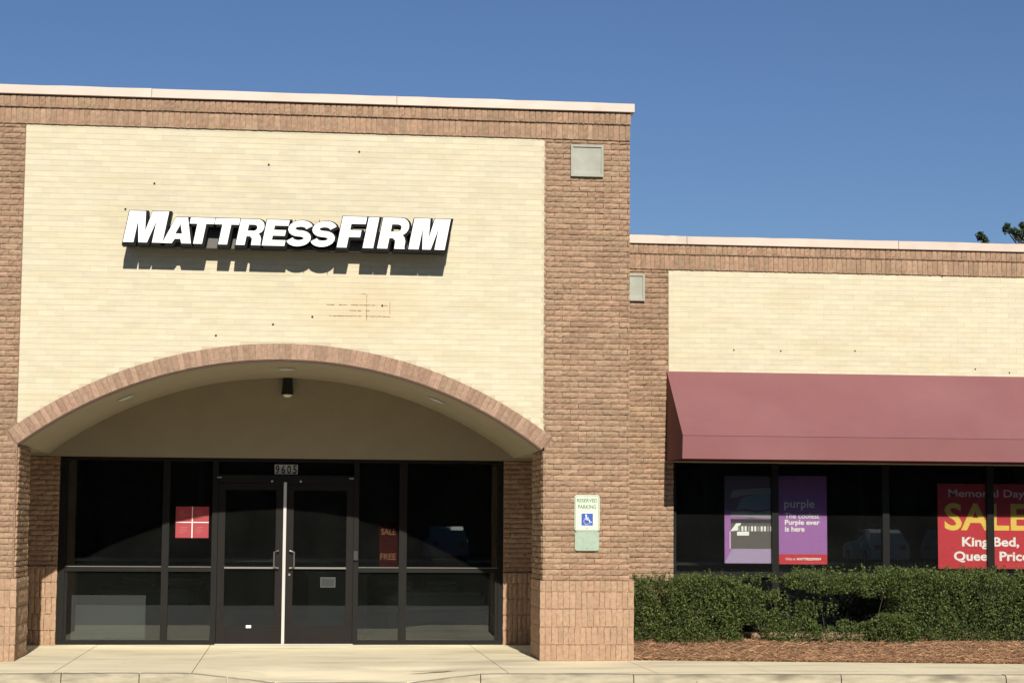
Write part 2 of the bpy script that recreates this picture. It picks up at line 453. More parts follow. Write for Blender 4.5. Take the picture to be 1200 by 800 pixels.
# base courses (soldiers) standing proud
rows = [(.150,.195),(.345,.216),(.561,.217),(.778,.207),(.985,.134)]
def base_courses(parent, x0, x1, yf, side=None, rws=rows):
    for z, h in rws: soldiers('base_brick', parent, (x0,yf,0), Ux, N_, x1-x0, z, h, .0705, .003)
mb = MB(); mb.box(PX0-.03, OL+.015, -.032, .02, Z0, 1.112); sub(mb, 'base_backing', MOR, pierL)
mb = MB(); mb.box(OR-.021, PX1+.03, -.032, .02, Z0, 1.112); sub(mb, 'base_backing', MOR, pierR)
base_courses(pierL, PX0-.05, OL+.030, -.048)
base_courses(pierR, OR-.032, PX1+.047, -.048)
mb = MB(); mb.box(OL-.018, OL+.006, .021, TJ-.012, Z0, 1.112); sub(mb, 'base_backing', MOR, pierL)
mb = MB(); mb.box(OR-.002, OR+.018, .021, TJ-.012, Z0, 1.112); sub(mb, 'base_backing', MOR, pierR)
mb = MB(); mb.box(PX1-.018, PX1+.030, .021, W-.01, Z0, 1.112); sub(mb, 'base_backing', MOR, pierR)
for z, h in rows:
    soldiers('base_brick', pierL, (OL+.016,.054,0), (0,1,0), (1,0,0), TJ-.02, z, h, .0705)
    soldiers('base_brick', pierR, (OR-.012,TJ-.006,0), (0,-1,0), (-1,0,0), TJ-.06, z, h, .0705)
    soldiers('base_brick', pierR, (PX1+.047,.014,0), (0,1,0), (1,0,0), W-.02, z, h, .0705)
# cream bricks
field('cream_brick', wall, (XL+.004,.004,0), Ux, N_, XR-XL-.008, 2.762, 6.575, keep=outside_ring)
# parapet rows
soldiers('soldier_brick', band, (PX0,-.022,0), Ux, N_, PX1-PX0, 6.582, .192, .0677, .002)
soldiers('soldier_brick', band, (PX0,-.048,0), Ux, N_, PX1-PX0+.006, 6.783, .140, .0677, .002)
soldiers('soldier_brick', band, (PX1+.001,.03,0), (0,1,0), (1,0,0), 3.9, 6.582, .192)
soldiers('soldier_brick', band, (PX1+.008,.012,0), (0,1,0), (1,0,0), 3.9, 6.783, .140)
mb = MB(); mb.box(PX0+.005, PX1-.008, -.008, .015, 6.58, 6.775); mb.box(PX0+.005, PX1-.005, -.030, .015, 6.776, 6.928); mb.box(PX0+.005, PX1+.004, -.060, .30, 6.9285, 6.98)
sub(mb, 'band_backing', MOR, band)
# coping pieces
cj = [PX0-.04, -1.991, .991, PX1+.045]
def coping(x0, x1, yf, z0, z1, depth=.42, end=False):
    mb = MB(); n = 10
    for i in range(n):
        a = x0+(x1-x0)*i/n+(0.003 if i == 0 else 0); b2 = x0+(x1-x0)*(i+1)/n-(0.003 if i == n-1 else 0)
        if i == 0: prev = random.uniform(-.004, .003)
        nx_ = random.uniform(-.005, .004)
        q = len(mb.v)
        for x, e in ((a, prev), (b2, nx_)):
            mb.v += [(x, yf+.012, z0-.006), (x, yf-.006, z0), (x, yf+e*.6, z1+e), (x, yf+depth, z1-.03)]
        mb.f += [(q,q+4,q+5,q+1),(q+1,q+5,q+6,q+2),(q+2,q+6,q+7,q+3)]
        if i == 0: mb.f.append((q,q+1,q+2,q+3))
        if i == n-1: mb.f.append((q+4,q+7,q+6,q+5))
        prev = nx_
    return mb
for a, b2 in zip(cj[:-1], cj[1:]): bp(coping(a, b2, -.082, 6.936, ZT), 'coping', COP)
mb = MB(); mb.box(PX1+.005, PX1+.044, -.075, 12, 6.936, ZT-.012); bp(mb, 'coping', COP)
# arch ring
nv = 96
for i in range(nv):
    a = -EA+2*EA*i/nv
    d = 2*EA*AR/nv
    P = Vector((XC+AR*math.sin(a)+.003, -.006, AZ+AR*math.cos(a)))
    rr = 2*EA*(ARO)/nv
    slot('arch_brick', wall, P, Ux, N_, d*1.012-.005, ARO-AR-.004, rot=a+EA/nv)
for (x, z) in []: pass
# ring mortar and the steel angle under it
mb = MB(); q0 = 0
for i in range(65):
    a = -EA+2*EA*i/64; s_, c_ = math.sin(a), math.cos(a)
    mb.v += [(XC+(AR-.006)*s_, .004, AZ+(AR-.006)*c_), (XC+(ARO-.004)*s_, .004, AZ+(ARO-.004)*c_),
             (XC+(AR-.006)*s_, .12, AZ+(AR-.006)*c_), (XC+(ARO+.002)*s_, .12, AZ+(ARO+.002)*c_)]
for i in range(64):
    a = i*4; c = a+4; mb.f += [(a,c,c+1,a+1),(a,a+2,c+2,c),(a+1,c+1,c+3,a+3)]
mb.f += [(0,1,3,2),(256,258,259,257)]
sub(mb, 'ring_backing', MOR, wall)
mb = MB()
for i in range(65):
    a = -EA+2*EA*i/64; s_, c_ = math.sin(a), math.cos(a)
    for rr in (AR-.022, AR-.006):
        mb.v += [(XC+rr*s_, .012, AZ+rr*c_), (XC+rr*s_, .10, AZ+rr*c_)]
for i in range(64):
    a = i*4; c = a+4; mb.f += [(a,c,c+2,a+2),(a,a+1,c+1,c),(a+1,a+3,c+3,c+1)]
bp(mb, 'steel_lintel', mat('rust_brown_steel', (.09, .045, .03), .7))
# vault soffit
mb = MB()
for i in range(65):
    a = -EA+2*EA*i/64; s_, c_ = math.sin(a), math.cos(a)
    for y in (.10, VB): mb.v.append((XC+(AR-.012)*s_, y, AZ+(AR-.012)*c_))
for i in range(64): mb.f.append((i*2, i*2+1, i*2+3, i*2+2))
zs = AZ+(AR-.012)*math.cos(EA)
xa, xb = XC-(AR-.012)*math.sin(EA), XC+(AR-.012)*math.sin(EA)
k = len(mb.v); mb.v += [(VL,.42,zs),(xa,.42,zs),(xa,VB,zs),(VL,VB,zs),(xb,.42,zs),(VR,.42,zs),(VR,VB,zs),(xb,VB,zs)]
mb.f += [(k,k+3,k+2,k+1),(k+4,k+7,k+6,k+5)]
k = len(mb.v); mb.v += [(xa-.01,.1,zs),(xa-.01,.42,zs),(OL-.02,.42,zs),(OL-.02,.1,zs)]
me = mb.mesh('soffit'); 
for p in me.polygons: p.use_smooth = False
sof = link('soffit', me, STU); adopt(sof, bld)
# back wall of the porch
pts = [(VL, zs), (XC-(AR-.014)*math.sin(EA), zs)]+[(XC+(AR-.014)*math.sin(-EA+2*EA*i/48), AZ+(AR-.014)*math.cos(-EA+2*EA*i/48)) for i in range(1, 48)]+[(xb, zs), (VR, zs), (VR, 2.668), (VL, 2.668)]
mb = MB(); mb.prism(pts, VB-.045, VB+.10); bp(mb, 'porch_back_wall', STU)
mb = MB(); mb.box(VL-.2, -3.330, VB+.002, VB+.2, Z0, 2.667); retL = bp(mb, 'porch_side_return', MOR)
mb = MB(); mb.box(2.690, VR+.2, VB+.002, VB+.2, Z0, 2.667); retR = bp(mb, 'porch_side_return', MOR)
field('brick', retL, (VL,VB-.012,0), Ux, N_, -3.328-VL, 1.20, 2.664, jit=.002)
field('brick', retR, (2.688,VB-.012,0), Ux, N_, VR-2.688, 1.135, 2.664, jit=.002)
base_courses(retL, VL, -3.326, VB-.055, rws=[(.15,.195),(.345,.216),(.561,.217),(.778,.207),(.985,.21)])
base_courses(retR, 2.686, VR, VB-.055, rws=[(.15,.195),(.345,.216),(.561,.217),(.778,.207),(.985,.145)])
mb = MB(); mb.box(VL-.2, VL-.016, TJ-.005, VB+.1, Z0, 2.72); sl_ = bp(mb, 'porch_side_wall', MOR)
mb = MB(); mb.box(VR+.016, VR+.2, TJ-.005, VB+.1, Z0, 2.72); sr_ = bp(mb, 'porch_side_wall', MOR)
field('brick', sl_, (VL,TJ,0), (0,1,0), (1,0,0), VB-TJ-.05, .15, 2.70)
field('brick', sr_, (VR,VB-.05,0), (0,-1,0), (-1,0,0), VB-TJ-.05, .15, 2.70)

# shell of the building behind the facade
mb = MB(); mb.box(PX1-.25, PX1-.02, TJ, 12, 5.0, 6.93); bp(mb, 'side_wall', MOR)
mb = MB(); mb.box(PX0+.02, PX0+.25, TJ, 12, Z0, 6.93); bp(mb, 'side_wall', MOR)
mb = MB(); mb.box(PX0+.02, WX1, 12, 12.25, Z0, 6.0); bp(mb, 'rear_wall', MOR)
mb = MB(); mb.box(PX0+.25, PX1-.25, .42, 12, 6.4, 6.5); mb.box(PX1-.24, WX1, W+.42, 12, 4.9, 5.0); bp(mb, 'roof', ROOF)
mb = MB(); mb.box(WX1-.25, WX1-.02, W+.3, 12, Z0, 5.45); bp(mb, 'side_wall', MOR)

# ---- wing
mb = MB(); mb.box(PX1-.01, WXP-.004, W+.016, W+.3, Z0, 5.15); mb.box(WXP-.0035, 4.718, W+.018, W+.29, .43, 2.61); wp = bp(mb, 'wing_pier', MOR)
mb = MB(); mb.box(WXP, WX1, W+.0065, W+.3, 2.62, 5.148); ww = bp(mb, 'wing_wall', CMOR)
mb = MB(); mb.box(WXP, WX1, W+.02, W+.3, Z0, .42); wlow = bp(mb, 'wing_plinth', MOR)
mb = MB(); mb.box(PX1-.01, WX1, W+.012, W+.3, 5.149, 5.48); wb = bp(mb, 'parapet_band', MOR)
field('brick', wp, (PX1+.002,W,0), Ux, N_, 4.728-PX1, .30, 3.68, jit=.003)
field('brick', wp, (PX1+.002,W,0), Ux, N_, WXP-PX1-.004, 3.685, 5.14, jit=.003)
field('brick', wp, (4.726,W+.05,0), (0,1,0), (1,0,0), .10, .45, 2.62)
field('brick', wlow, (WXP+.006,W+.004,0), Ux, N_, WX1-WXP, .15, .42)
field('cream_brick', ww, (WXP+.006,W+.004,0), Ux, N_, WX1-WXP-.01, 3.10, 5.140, phase=.05)
soldiers('soldier_brick', wb, (PX1+.002,W-.020,0), Ux, N_, WX1-PX1, 5.147, .193, .0677, .002)
soldiers('soldier_brick', wb, (PX1+.002,W-.040,0), Ux, N_, WX1-PX1, 5.350, .126, .0677, .002)
mb = MB(); mb.box(PX1, WX1, W-.006, W+.005, 5.15, 5.340); mb.box(PX1, WX1, W-.026, W+.010, 5.343, 5.479); mb.box(PX1+.01, WX1-.01, W-.050, W+.25, 5.4795, 5.52); sub(mb, 'band_backing', MOR, wb)
wj = [PX1+.004, 4.897, 7.766, 10.7, 13.55]
for a, b2 in zip(wj[:-1], wj[1:]): bp(coping(a, b2, W-.07, 5.482, WZT), 'coping', COP)

flush_bricks({'brick':300,'cream_brick':300,'soldier_brick':300,'base_brick':300,'arch_brick':300})
for o in bld.children:
    o.location = (0,0,0)

# cast inset panels
def inset(x0, x1, z0, z1, y):
    mb = MB(); mb.box(x0, x1, y-.004, y+.02, z0, z1)
    f = .028
    for a in ((x0,x0+f,z0,z1),(x1-f,x1,z0,z1),(x0+f,x1-f,z1-f,z1),(x0+f,x1-f,z0,z0+f)):
        mb.box(a[0], a[1], y-.022, y-.003, a[2], a[3])
    q = len(mb.v); g = .05
    mb.v += [(x0+f,y-.016,z0+f),(x1-f,y-.016,z0+f),(x1-f-g*.4,y-.0045,z0+f+g),(x0+f+g*.4,y-.0045,z0+f+g)]
    mb.f.append((q,q+1,q+2,q+3))
    return mb
bp(inset(3.169, 3.580, 6.113, 6.513, -.026), 'inset_panel', INS)
bp(inset(3.935, 4.341, 4.721, 5.078, W-.026), 'inset_panel', INS)

# anchor holes and repaired joints in the cream brick
for x, z in ((-2.278,5.568),(-1.939,5.892),(-.563,6.161),(.54,6.352),(-.001,4.299),(.849,4.452),(-.475,4.197),(-1.16,4.049),(-1.571,3.70)):
    mb = MB(); mb.tube([(x,-.001,z),(x,-.0045,z)], .013, 7); bp(mb, 'anchor_hole', HOLE)
for x, z in ((8.383,5.134),(7.177,4.116),(9.294,3.86),(5.538,4.1),(6.17,4.099),(8.823,3.9)):
    mb = MB(); mb.tube([(x,W-.001,z),(x,W-.0045,z)], .010, 7); bp(mb, 'anchor_hole', HOLE)
RST = mat('rusty_joint', (.36, .22, .11), .9, noise=.3, nscale=30)
mb = MB()
for (a, b2, z) in ((.17,.94,4.454),(.45,.74,4.386),(.60,.70,4.59),(.20,.98,4.318)): 
    n = int((b2-a)/.05)
    for i in range(n):
        if random.random() < .7: t = random.uniform(.001, .004); z2 = z+random.uniform(-.002,.002); mb.box(a+i*.05, a+i*.05+random.uniform(.03,.052), -.002, .01, z2-t, z2+t)
for i in range(6): mb.box(.655, .662, -.002, .01, 4.27+i*.055, 4.27+i*.055+random.uniform(.03,.055))
mb.box(.94,.946,-.002,.01,4.35,4.50)
bp(mb, 'rusty_joint', RST)

# ------------------------------------------------------------------ text and lettering
def text_mesh(s, width=None, height=None, depth=.001, bold=0.0, slant=0.0):
    cu = bpy.data.curves.new('t', 'FONT'); cu.body = s; cu.size = 1; cu.offset = bold; cu.extrude = .01; cu.resolution_u = 3
    o = bpy.data.objects.new('t', cu); C.objects.link(o); bpy.context.view_layer.update()
    me = bpy.data.meshes.new_from_object(o.evaluated_get(bpy.context.evaluated_depsgraph_get()))
    bpy.data.objects.remove(o)
    co = np.empty(len(me.vertices)*3); me.vertices.foreach_get('co', co); co = co.reshape(-1, 3)
    lo, hi = co.min(0), co.max(0)
    sx = width/(hi[0]-lo[0]) if width else None; sz = height/(hi[1]-lo[1]) if height else None
    sx = sx or sz; sz = sz or sx
    out = np.empty_like(co)
    out[:,2] = (co[:,1]-lo[1])*sz; out[:,0] = (co[:,0]-lo[0])*sx+slant*out[:,2]
    out[:,1] = np.where(co[:,2] > 0, -depth, 0)
    me.vertices.foreach_set('co', out.ravel()); me.materials.clear(); me.update()
    bm = bmesh.new(); bm.from_mesh(me); bmesh.ops.remove_doubles(bm, verts=bm.verts, dist=1e-6); bmesh.ops.recalc_face_normals(bm, faces=bm.faces)
    for f in bm.faces: f.smooth = False
    bm.to_mesh(me); bm.free()
    return me
def put_text(name, s, x, y, z, wdt, hgt, M, root=None, parent=None, bold=0.0, depth=.001, slant=0.0):
    me = text_mesh(s, wdt, hgt, depth, bold, slant); me.name = name
    co = np.empty(len(me.vertices)*3); me.vertices.foreach_get('co', co); co = co.reshape(-1,3)+np.array([x,y,z]); me.vertices.foreach_set('co', co.ravel())
    o = link(name, me, M)
    if parent is not None: o.parent = parent
    elif root is not None: adopt(o, root)
    return o

# storefront sign: heavy slanted capitals built as outlines
def arc(cx, cz, rx, rz, a0, a1, n=10):
    return [(cx+rx*math.cos(math.radians(a0+(a1-a0)*i/n)), cz+rz*math.sin(math.radians(a0+(a1-a0)*i/n))) for i in range(n+1)]
def G_M(Wd, H, s):
    t = s; return [[(0,0),(t*.93,0),(t*.93,H*.70),(Wd/2-t*.38,0),(Wd/2+t*.38,0),(Wd-t*.93,H*.70),(Wd-t*.93,0),(Wd,0),(Wd,H),(Wd-t*1.45,H),(Wd/2,H*.36),(t*1.45,H),(0,H)]]
def G_A(Wd, H, s):
    a = [(0,0),(s,0),(s*1.22,H*.17),(Wd-s*1.22,H*.17),(Wd-s,0),(Wd,0),(Wd/2+s*.62,H),(Wd/2-s*.62,H)]
    return [a, [(Wd/2-s*.36,H*.37),(Wd/2,H*.74),(Wd/2+s*.36,H*.37)]]
def G_T(Wd, H, s):
    c = Wd/2; return [[(c-s/2,0),(c+s/2,0),(c+s/2,H*.77),(Wd,H*.77),(Wd,H),(0,H),(0,H*.77),(c-s/2,H*.77)]]
def G_I(Wd, H, s): return [[(0,0),(Wd,0),(Wd,H),(0,H)]]
def G_E(Wd, H, s):
    q = H*.22; return [[(0,0),(Wd,0),(Wd,q),(s,q),(s,H*.39),(Wd*.93,H*.39),(Wd*.93,H*.61),(s,H*.61),(s,H-q),(Wd,H-q),(Wd,H),(0,H)]]
def G_F(Wd, H, s):
    q = H*.23; return [[(0,0),(s,0),(s,H*.34),(Wd*.88,H*.34),(Wd*.88,H*.57),(s,H*.57),(s,H-q),(Wd,H-q),(Wd,H),(0,H)]]
def G_R(Wd, H, s):
    r = H*.30
    o = [(0,0),(s,0),(s,H*.34)]+[(Wd*.50,H*.34),(Wd*.60,H*.26),(Wd*.62,0),(Wd,0),(Wd*.97,H*.07),(Wd*.97,H*.24),(Wd*.90,H*.38),(Wd*.82,H*.44)]+arc(Wd-r,H-r,r,r,-35,90,8)+[(0,H)]
    i = [(s,H*.55)]+[(s,H*.79)]+list(reversed(arc(Wd*.60,H*.67,H*.12,H*.12,-90,90,6)))
    return [o, i]
def G_S(Wd, H, s):
    t = H*.235; ax, az = Wd/2-t/2, (H-t)/4
    c = []
    top = arc(Wd/2, H-t/2-az, ax, az, 12, 262, 14); bot = arc(Wd/2, t/2+az, ax, az, 82, -168, 14)
    path = top[:]+bot[:]
    L, R = [], []
    for i, p in enumerate(path):
        a = path[max(i-1,0)]; b3 = path[min(i+1,len(path)-1)]
        dx, dz = b3[0]-a[0], b3[1]-a[1]; l = math.hypot(dx, dz) or 1; nx, nz = -dz/l*t/2, dx/l*t/2
        kx = 1.12
        L.append((p[0]+nx*kx, p[1]+nz)); R.append((p[0]-nx*kx, p[1]-nz))
    return [L+R[::-1]]
def glyph_mesh(loops, y0, y1, off=0.0):
    cu = bpy.data.curves.new('g', 'CURVE'); cu.dimensions = '2D'; cu.fill_mode = 'BOTH'; cu.extrude = 1; cu.offset = off
    for lp in loops:
        sp_ = cu.splines.new('POLY'); sp_.points.add(len(lp)-1); sp_.use_cyclic_u = True
        ar = sum(lp[i][0]*lp[(i+1)%len(lp)][1]-lp[(i+1)%len(lp)][0]*lp[i][1] for i in range(len(lp)))
        want = 1 if lp is loops[0] else -1
        q = lp if ar*want > 0 else lp[::-1]
        for i, (x, z) in enumerate(q): sp_.points[i].co = (x, z, 0, 1)
    o = bpy.data.objects.new('g', cu); C.objects.link(o); bpy.context.view_layer.update()
    me = bpy.data.meshes.new_from_object(o.evaluated_get(bpy.context.evaluated_depsgraph_get())); bpy.data.objects.remove(o)
    co = np.empty(len(me.vertices)*3); me.vertices.foreach_get('co', co); co = co.reshape(-1,3)
    out = np.stack([co[:,0], np.where(co[:,2] > 0, y0, y1), co[:,1]], 1); me.vertices.foreach_set('co', out.ravel()); me.materials.clear()
    bm = bmesh.new(); bm.from_mesh(me); bmesh.ops.remove_doubles(bm, verts=bm.verts, dist=1e-5); bmesh.ops.recalc_face_normals(bm, faces=bm.faces)
    for f in bm.faces: f.smooth = False
    bm.to_mesh(me); bm.free()
    return me
sign = empty('shop_sign', (-.3, 0, 5.0), 'large white slanted capital letter sign with black sides mounted high on the cream brick', 'sign')
KX = .010173
def px2x(p): return -2.26+(p-144)*KX
big, sm = .376, .313
word = [('M',G_M,144,189.5,big,.132),('A',G_A,189.3,222.5,sm,.112),('T',G_T,216.1,244.4,sm,.104),('T',G_T,245.2,273.6,sm,.104),
        ('R',G_R,274.6,303.6,sm,.106),('E',G_E,305,331.5,sm,.106),('S',G_S,332.2,360.2,sm,.1),('S',G_S,360.6,388.4,sm,.1),
        ('F',G_F,393,421.5,big,.118),('I',G_I,423.6,436,big,.12),('R',G_R,440.8,473.5,big,.122),('M',G_M,477.9,521,big,.132)]
SL = .19
for ch, fn, a, b2, H, st in word:
    x0_, wd = px2x(a), (b2-a)*KX
    zb = 5.107-(a-144)*.00003
    lp = fn(wd, H, st)
    sl3 = [[(x0_+x+SL*z, zb+z) for x, z in l] for l in lp]
    back = [[(x+.010, z-.011) for x, z in l] for l in sl3]
    ret = link('letter', glyph_mesh(back, -.405, -.215, .021), SGB); adopt(ret, sign)
    ret['label'] = 'white capital letter '+ch+' with black return'
    fc = link('letter_face', glyph_mesh(sl3, -.420, -.404, 0.0), SGW); fc.parent = ret
mb = MB(); mb.prism([(-2.22,5.085),(1.63,5.085),(1.665,5.33),(-2.175,5.33)], -.214, -.004); mb.build('raceway', RCW, sign)
for o in sign.children: o.location = (0,0,0)

# ------------------------------------------------------------------ entrance storefront
FY = VB+.012
sf = bp(MB().box(-3.326, -1.290, FY, FY+.11, .150, .213), 'storefront', FRM)
def fr(x0, x1, z0, z1, name='mullion', M=FRM, y0=FY-.004, y1=FY+.112, par=None): return sub(MB().box(x0, x1, y0, y1, z0, z1), name, M, par or sf)
fr(-3.326,-3.236,.214,2.62); fr(-1.955,-1.862,.214,2.62); fr(-1.290,-1.213,.152,2.62,y0=FY-.008)
fr(.630,.700,.152,2.62,y0=FY-.008); fr(1.254,1.359,.214,2.62); fr(2.618,2.686,.214,2.62)
fr(-3.326,2.686,2.621,2.666,'head_rail'); 
fr(.701,2.686,.150,.213,'sill_rail', y0=FY, y1=FY+.11)
for a, b2 in ((-3.235,-1.956),(-1.861,-1.291),(.701,1.253),(1.360,2.617)): 
    fr(a,b2,1.128,1.200,'transom_rail', y0=FY, y1=FY+.10)
    sub(MB().box(a, b2, FY-.010, FY-.001, 1.188, 1.1995), 'rail_lip', LIP, sf)
fr(-1.212,.629,2.330,2.440,'head_rail', y0=FY-.002, y1=FY+.11)
# inner glazing stops seen at the left and right
fr(-3.235,-3.20,.214,1.127,'glazing_stop',y0=FY+.02); fr(2.58,2.617,.214,1.127,'glazing_stop',y0=FY+.02)
def pane(x0, x1, z0, z1, y, parent):
    return sub(MB().box(x0, x1, y, y+.006, z0, z1), 'pane', GLS, parent)
GY = FY+.045
for x0_, x1_ in ((-3.235,-1.956),(-1.861,-1.291),(.701,1.253),(1.360,2.617)):
    pane(x0_,x1_,.2135,1.1275,GY,sf); pane(x0_,x1_,1.2005,2.6205,GY,sf)
pane(-1.212,.629,2.4405,2.6205,GY,sf)
def door(x0, x1, side):
    zb, zt = .165, 2.326; y0, y1 = FY+.004, FY+.052
    d = bp(MB().box(x0, x1, y0, y1, zb, .405), 'door', DRF, label='glazed door leaf in a dark bronze frame')
    st = .095
    sub(MB().box(x0, x0+st, y0, y1, .406, zt), 'stile', DRF, d); sub(MB().box(x1-st, x1, y0, y1, .406, zt), 'stile', DRF, d)
    sub(MB().box(x0+st+.001, x1-st-.001, y0, y1, 2.235, zt), 'top_rail', DRF, d)
    sub(MB().box(x0+st, x1-st, y0-.022, y0-.004, 1.172, 1.196), 'push_bar', STL, d)
    pane(x0+st+.001, x1-st-.001, .4065, 2.2345, y0+.02, d)
    hx = x1-.055 if side < 0 else x0+.055
    bx = hx-.055 if side < 0 else hx+.055
    sub(MB().tube([(hx,y0,1.415),(hx,y0-.06,1.418),(bx,y0-.066,1.40),(bx,y0-.066,1.20),(hx,y0-.06,1.182),(hx,y0,1.185)], .0105, 8), 'handle', STL, d)
    return d
dL = door(-1.208, -.334, -1); dR = door(-.284, .626, 1)
# bright meeting strip
bp(MB().box(-.329, -.289, FY-.022, FY+.03, .166, 2.345), 'meeting_strip', ALU)
sub(MB().tube([(-.235,FY+.004,1.094),(-.235,FY-.006,1.094)], .017, 12), 'lock', STL, dR)
sub(MB().box(.585,.622,FY-.018,FY+.003,2.285,2.325), 'hinge', DRF, dR); sub(MB().box(-1.205,-1.168,FY-.018,FY+.003,2.285,2.325), 'hinge', DRF, dL)
for x in (-.49, -.10): fr(x-.012, x+.012, 2.345, 2.368, 'stop_button', ALU, FY-.012, FY-.003)
for x in (-1.20, .59): fr(x-.03, x+.03, 2.398, 2.408, 'hinge_glint', ALU, FY-.011, FY-.003)  # bright slips painted in for the glints at the hinge tops
sub(MB().box(-.806,-.737,FY-.001,FY+.003,.375,.412), 'sticker', WHT, dL)
bp(MB().box(-1.22,.64,VB-.03,VB+.1,.1505,.163), 'threshold', ALU)
# card reader
rd = tag(MB().box(.632,.692,FY-.05,FY-.009,1.29,1.42).build('card_reader', mat('reader_black',(.03,.03,.03),.4), None, .006), 'small black lock box on the metal frame right of the glass doors', 'lock box')
# small framed card on right door
cd_ = tag(link('notice_card', MB().box(.188,.392,FY+.018,FY+.0235,.922,1.059).mesh('notice_card'), mat('card_edge',(.05,.07,.06),.5)), 'small dark rectangular notice with pale border low on the right glass door', 'notice')
sub(MB().box(.200,.380,FY+.015,FY+.0179,.936,1.046), 'printed_face', mat('card_dark',(.012,.016,.015),.5), cd_)

# street number
num = empty('street_number', (-.3, FY+.04, 2.44), 'four black digits on grey plates on the glass above the doors', 'street number')
for i, d in enumerate('9605'):
    x = -.458+i*.0788
    p = adopt(link('plate', MB().box(x, x+.0775, FY+.036, FY+.0435, 2.452, 2.586).mesh('plate'), mat('plate_grey', (.42,.42,.40), .6)), num)
    put_text('digit', d, x+.010, FY+.0358, 2.460, .057, .119, BLK, parent=p, bold=.035)
for o in num.children: o.location = (0,0,0)

# red four-part poster in the narrow left window
pst = empty('red_poster', (-1.557, GY-.005, 1.58), 'square red poster split by a white cross in the window left of the doors', 'poster')
x0_, x1_, z0_, z1_ = -1.779, -1.335, 1.582, 2.005; cx_, cz_ = (x0_+x1_)/2, (z0_+z1_)/2
PR = mat('sheet_red', (.36, .03, .04), .5)
PW = mat('faint_print', (.42, .13, .13), .5)
adopt(link('white_backing', MB().box(x0_, x1_, GY-.006, GY-.0035, z0_, z1_).mesh('b'), WHT), pst)
for (a, b2, c2, d2) in ((x0_,cx_-.006,z0_,cz_-.006),(cx_+.006,x1_,z0_,cz_-.006),(x0_,cx_-.006,cz_+.006,z1_),(cx_+.006,x1_,cz_+.006,z1_)):
    s_ = adopt(link('red_sheet', MB().box(a, b2, GY-.009, GY-.006, c2, d2).mesh('r'), PR), pst)
    for k in range(4):
        zz = c2+(d2-c2)*(.32+.12*k); l0 = a+(b2-a)*random.uniform(.15,.3); l1 = a+(b2-a)*random.uniform(.5,.85)
        sub(MB().box(l0, l1, GY-.0098, GY-.009, zz, zz+.007), 'printed_line', PW, s_)
for o in pst.children: o.location = (0,0,0)
# faint dark SALE / FREE poster right of the doors
PDL = mat('dim_letters', (.20, .10, .06), .9, spec=0)
ps2 = empty('sale_free_poster', (1.11, GY+.02, 1.22), 'narrow dark red poster with faint lettering in the window right of the doors', 'poster')
bd = adopt(link('sheet', MB().box(.984,1.240,GY+.02,GY+.024,1.205,1.82).mesh('s'), DRE), ps2)
put_text('lettering', 'SALE', 1.01, GY+.0195, 1.64, .20, .085, PDL, parent=bd, bold=.02)
put_text('lettering', 'FREE', 1.00, GY+.0195, 1.30, .215, .085, PDL, parent=bd, bold=.02)
for o in ps2.children: o.location = (0,0,0)

# recessed soffit lights and the black lamp
for lx, nm in ((-2.324,'round recessed light in the left slope of the arched ceiling'),(-.307,'round recessed light at the crown of the arched ceiling'),(1.619,'round recessed light in the right slope of the arched ceiling')):
    zz = AZ+math.sqrt((AR-.012)**2-(lx-XC)**2); a = math.atan2(lx-XC, zz-AZ)
    e = empty('recessed_light', (lx, 1.2, zz-.004), nm, 'ceiling light', 'recessed lights in the arched ceiling'); e.rotation_euler = (0, a, 0)
    link('trim_ring', MB().tube([(0,0,.0),(0,0,-.012)], .115, 24).mesh('trim'), mat('trim_white',(.6,.6,.56),.5), e)
    link('lens', MB().tube([(0,0,-.0125),(0,0,-.018)], .085, 20).mesh('lens'), LEN, e)
e = empty('down_lamp', (-.302, VB-.15, 3.53), 'black cylindrical lamp on the beige wall under the crown of the arch', 'lamp')
mb = MB(); mb.tube([(0,0,.0),(0,0,.03),(0,0,.12),(0,0,.225)], .084, 24, .066); link('housing', mb.mesh('housing'), BLK, e)
link('lens', MB().tube([(0,0,-.001),(0,0,-.018),(0,0,-.034)], .072, 20, .03).mesh('l'), LEN, e)
link('bracket', MB().box(-.03,.03,.05,.104,.10,.17).mesh('b'), BLK, e)

# reserved parking sign
rs = empty('reserved_parking_sign', (3.39, -.02, 1.48), 'white parking sign with blue wheelchair square above a pale green plate on the brick pier', 'sign')
def rrect(x0, x1, z0, z1, r, y0, y1):
    pts = []
    for cx, cz, a in ((x1-r,z1-r,0),(x0+r,z1-r,90),(x0+r,z0+r,180),(x1-r,z0+r,270)):
        pts += [(cx+r*math.cos(math.radians(a+t)), cz+r*math.sin(math.radians(a+t))) for t in (0,30,60,90)]
    return MB().prism(pts, y0, y1)
y = -.026
p1 = rrect(3.235,3.544,1.722,2.163,.03,y-.003,y).build('upper_panel', SGN, rs)
for a in (rrect(3.243,3.536,1.730,2.155,.026,y-.0036,y-.003),): sub(a, 'green_border', SGG, p1)
sub(rrect(3.249,3.530,1.736,2.149,.022,y-.0042,y-.0036), 'white_field', SGN, p1)
put_text('lettering', 'RESERVED', 3.262, y-.0042, 2.072, .255, .047, SGG, parent=p1, bold=.025)
put_text('lettering', 'PARKING', 3.275, y-.0042, 1.992, .228, .050, SGG, parent=p1, bold=.025)
sq = sub(MB().box(3.320,3.462,y-.0048,y-.0042,1.790,1.936), 'blue_square', SBL, p1)
ic = MB(); yy = y-.0054
ic.tube([(3.378,y-.0048,1.914),(3.378,yy,1.914)], .0115, 12)
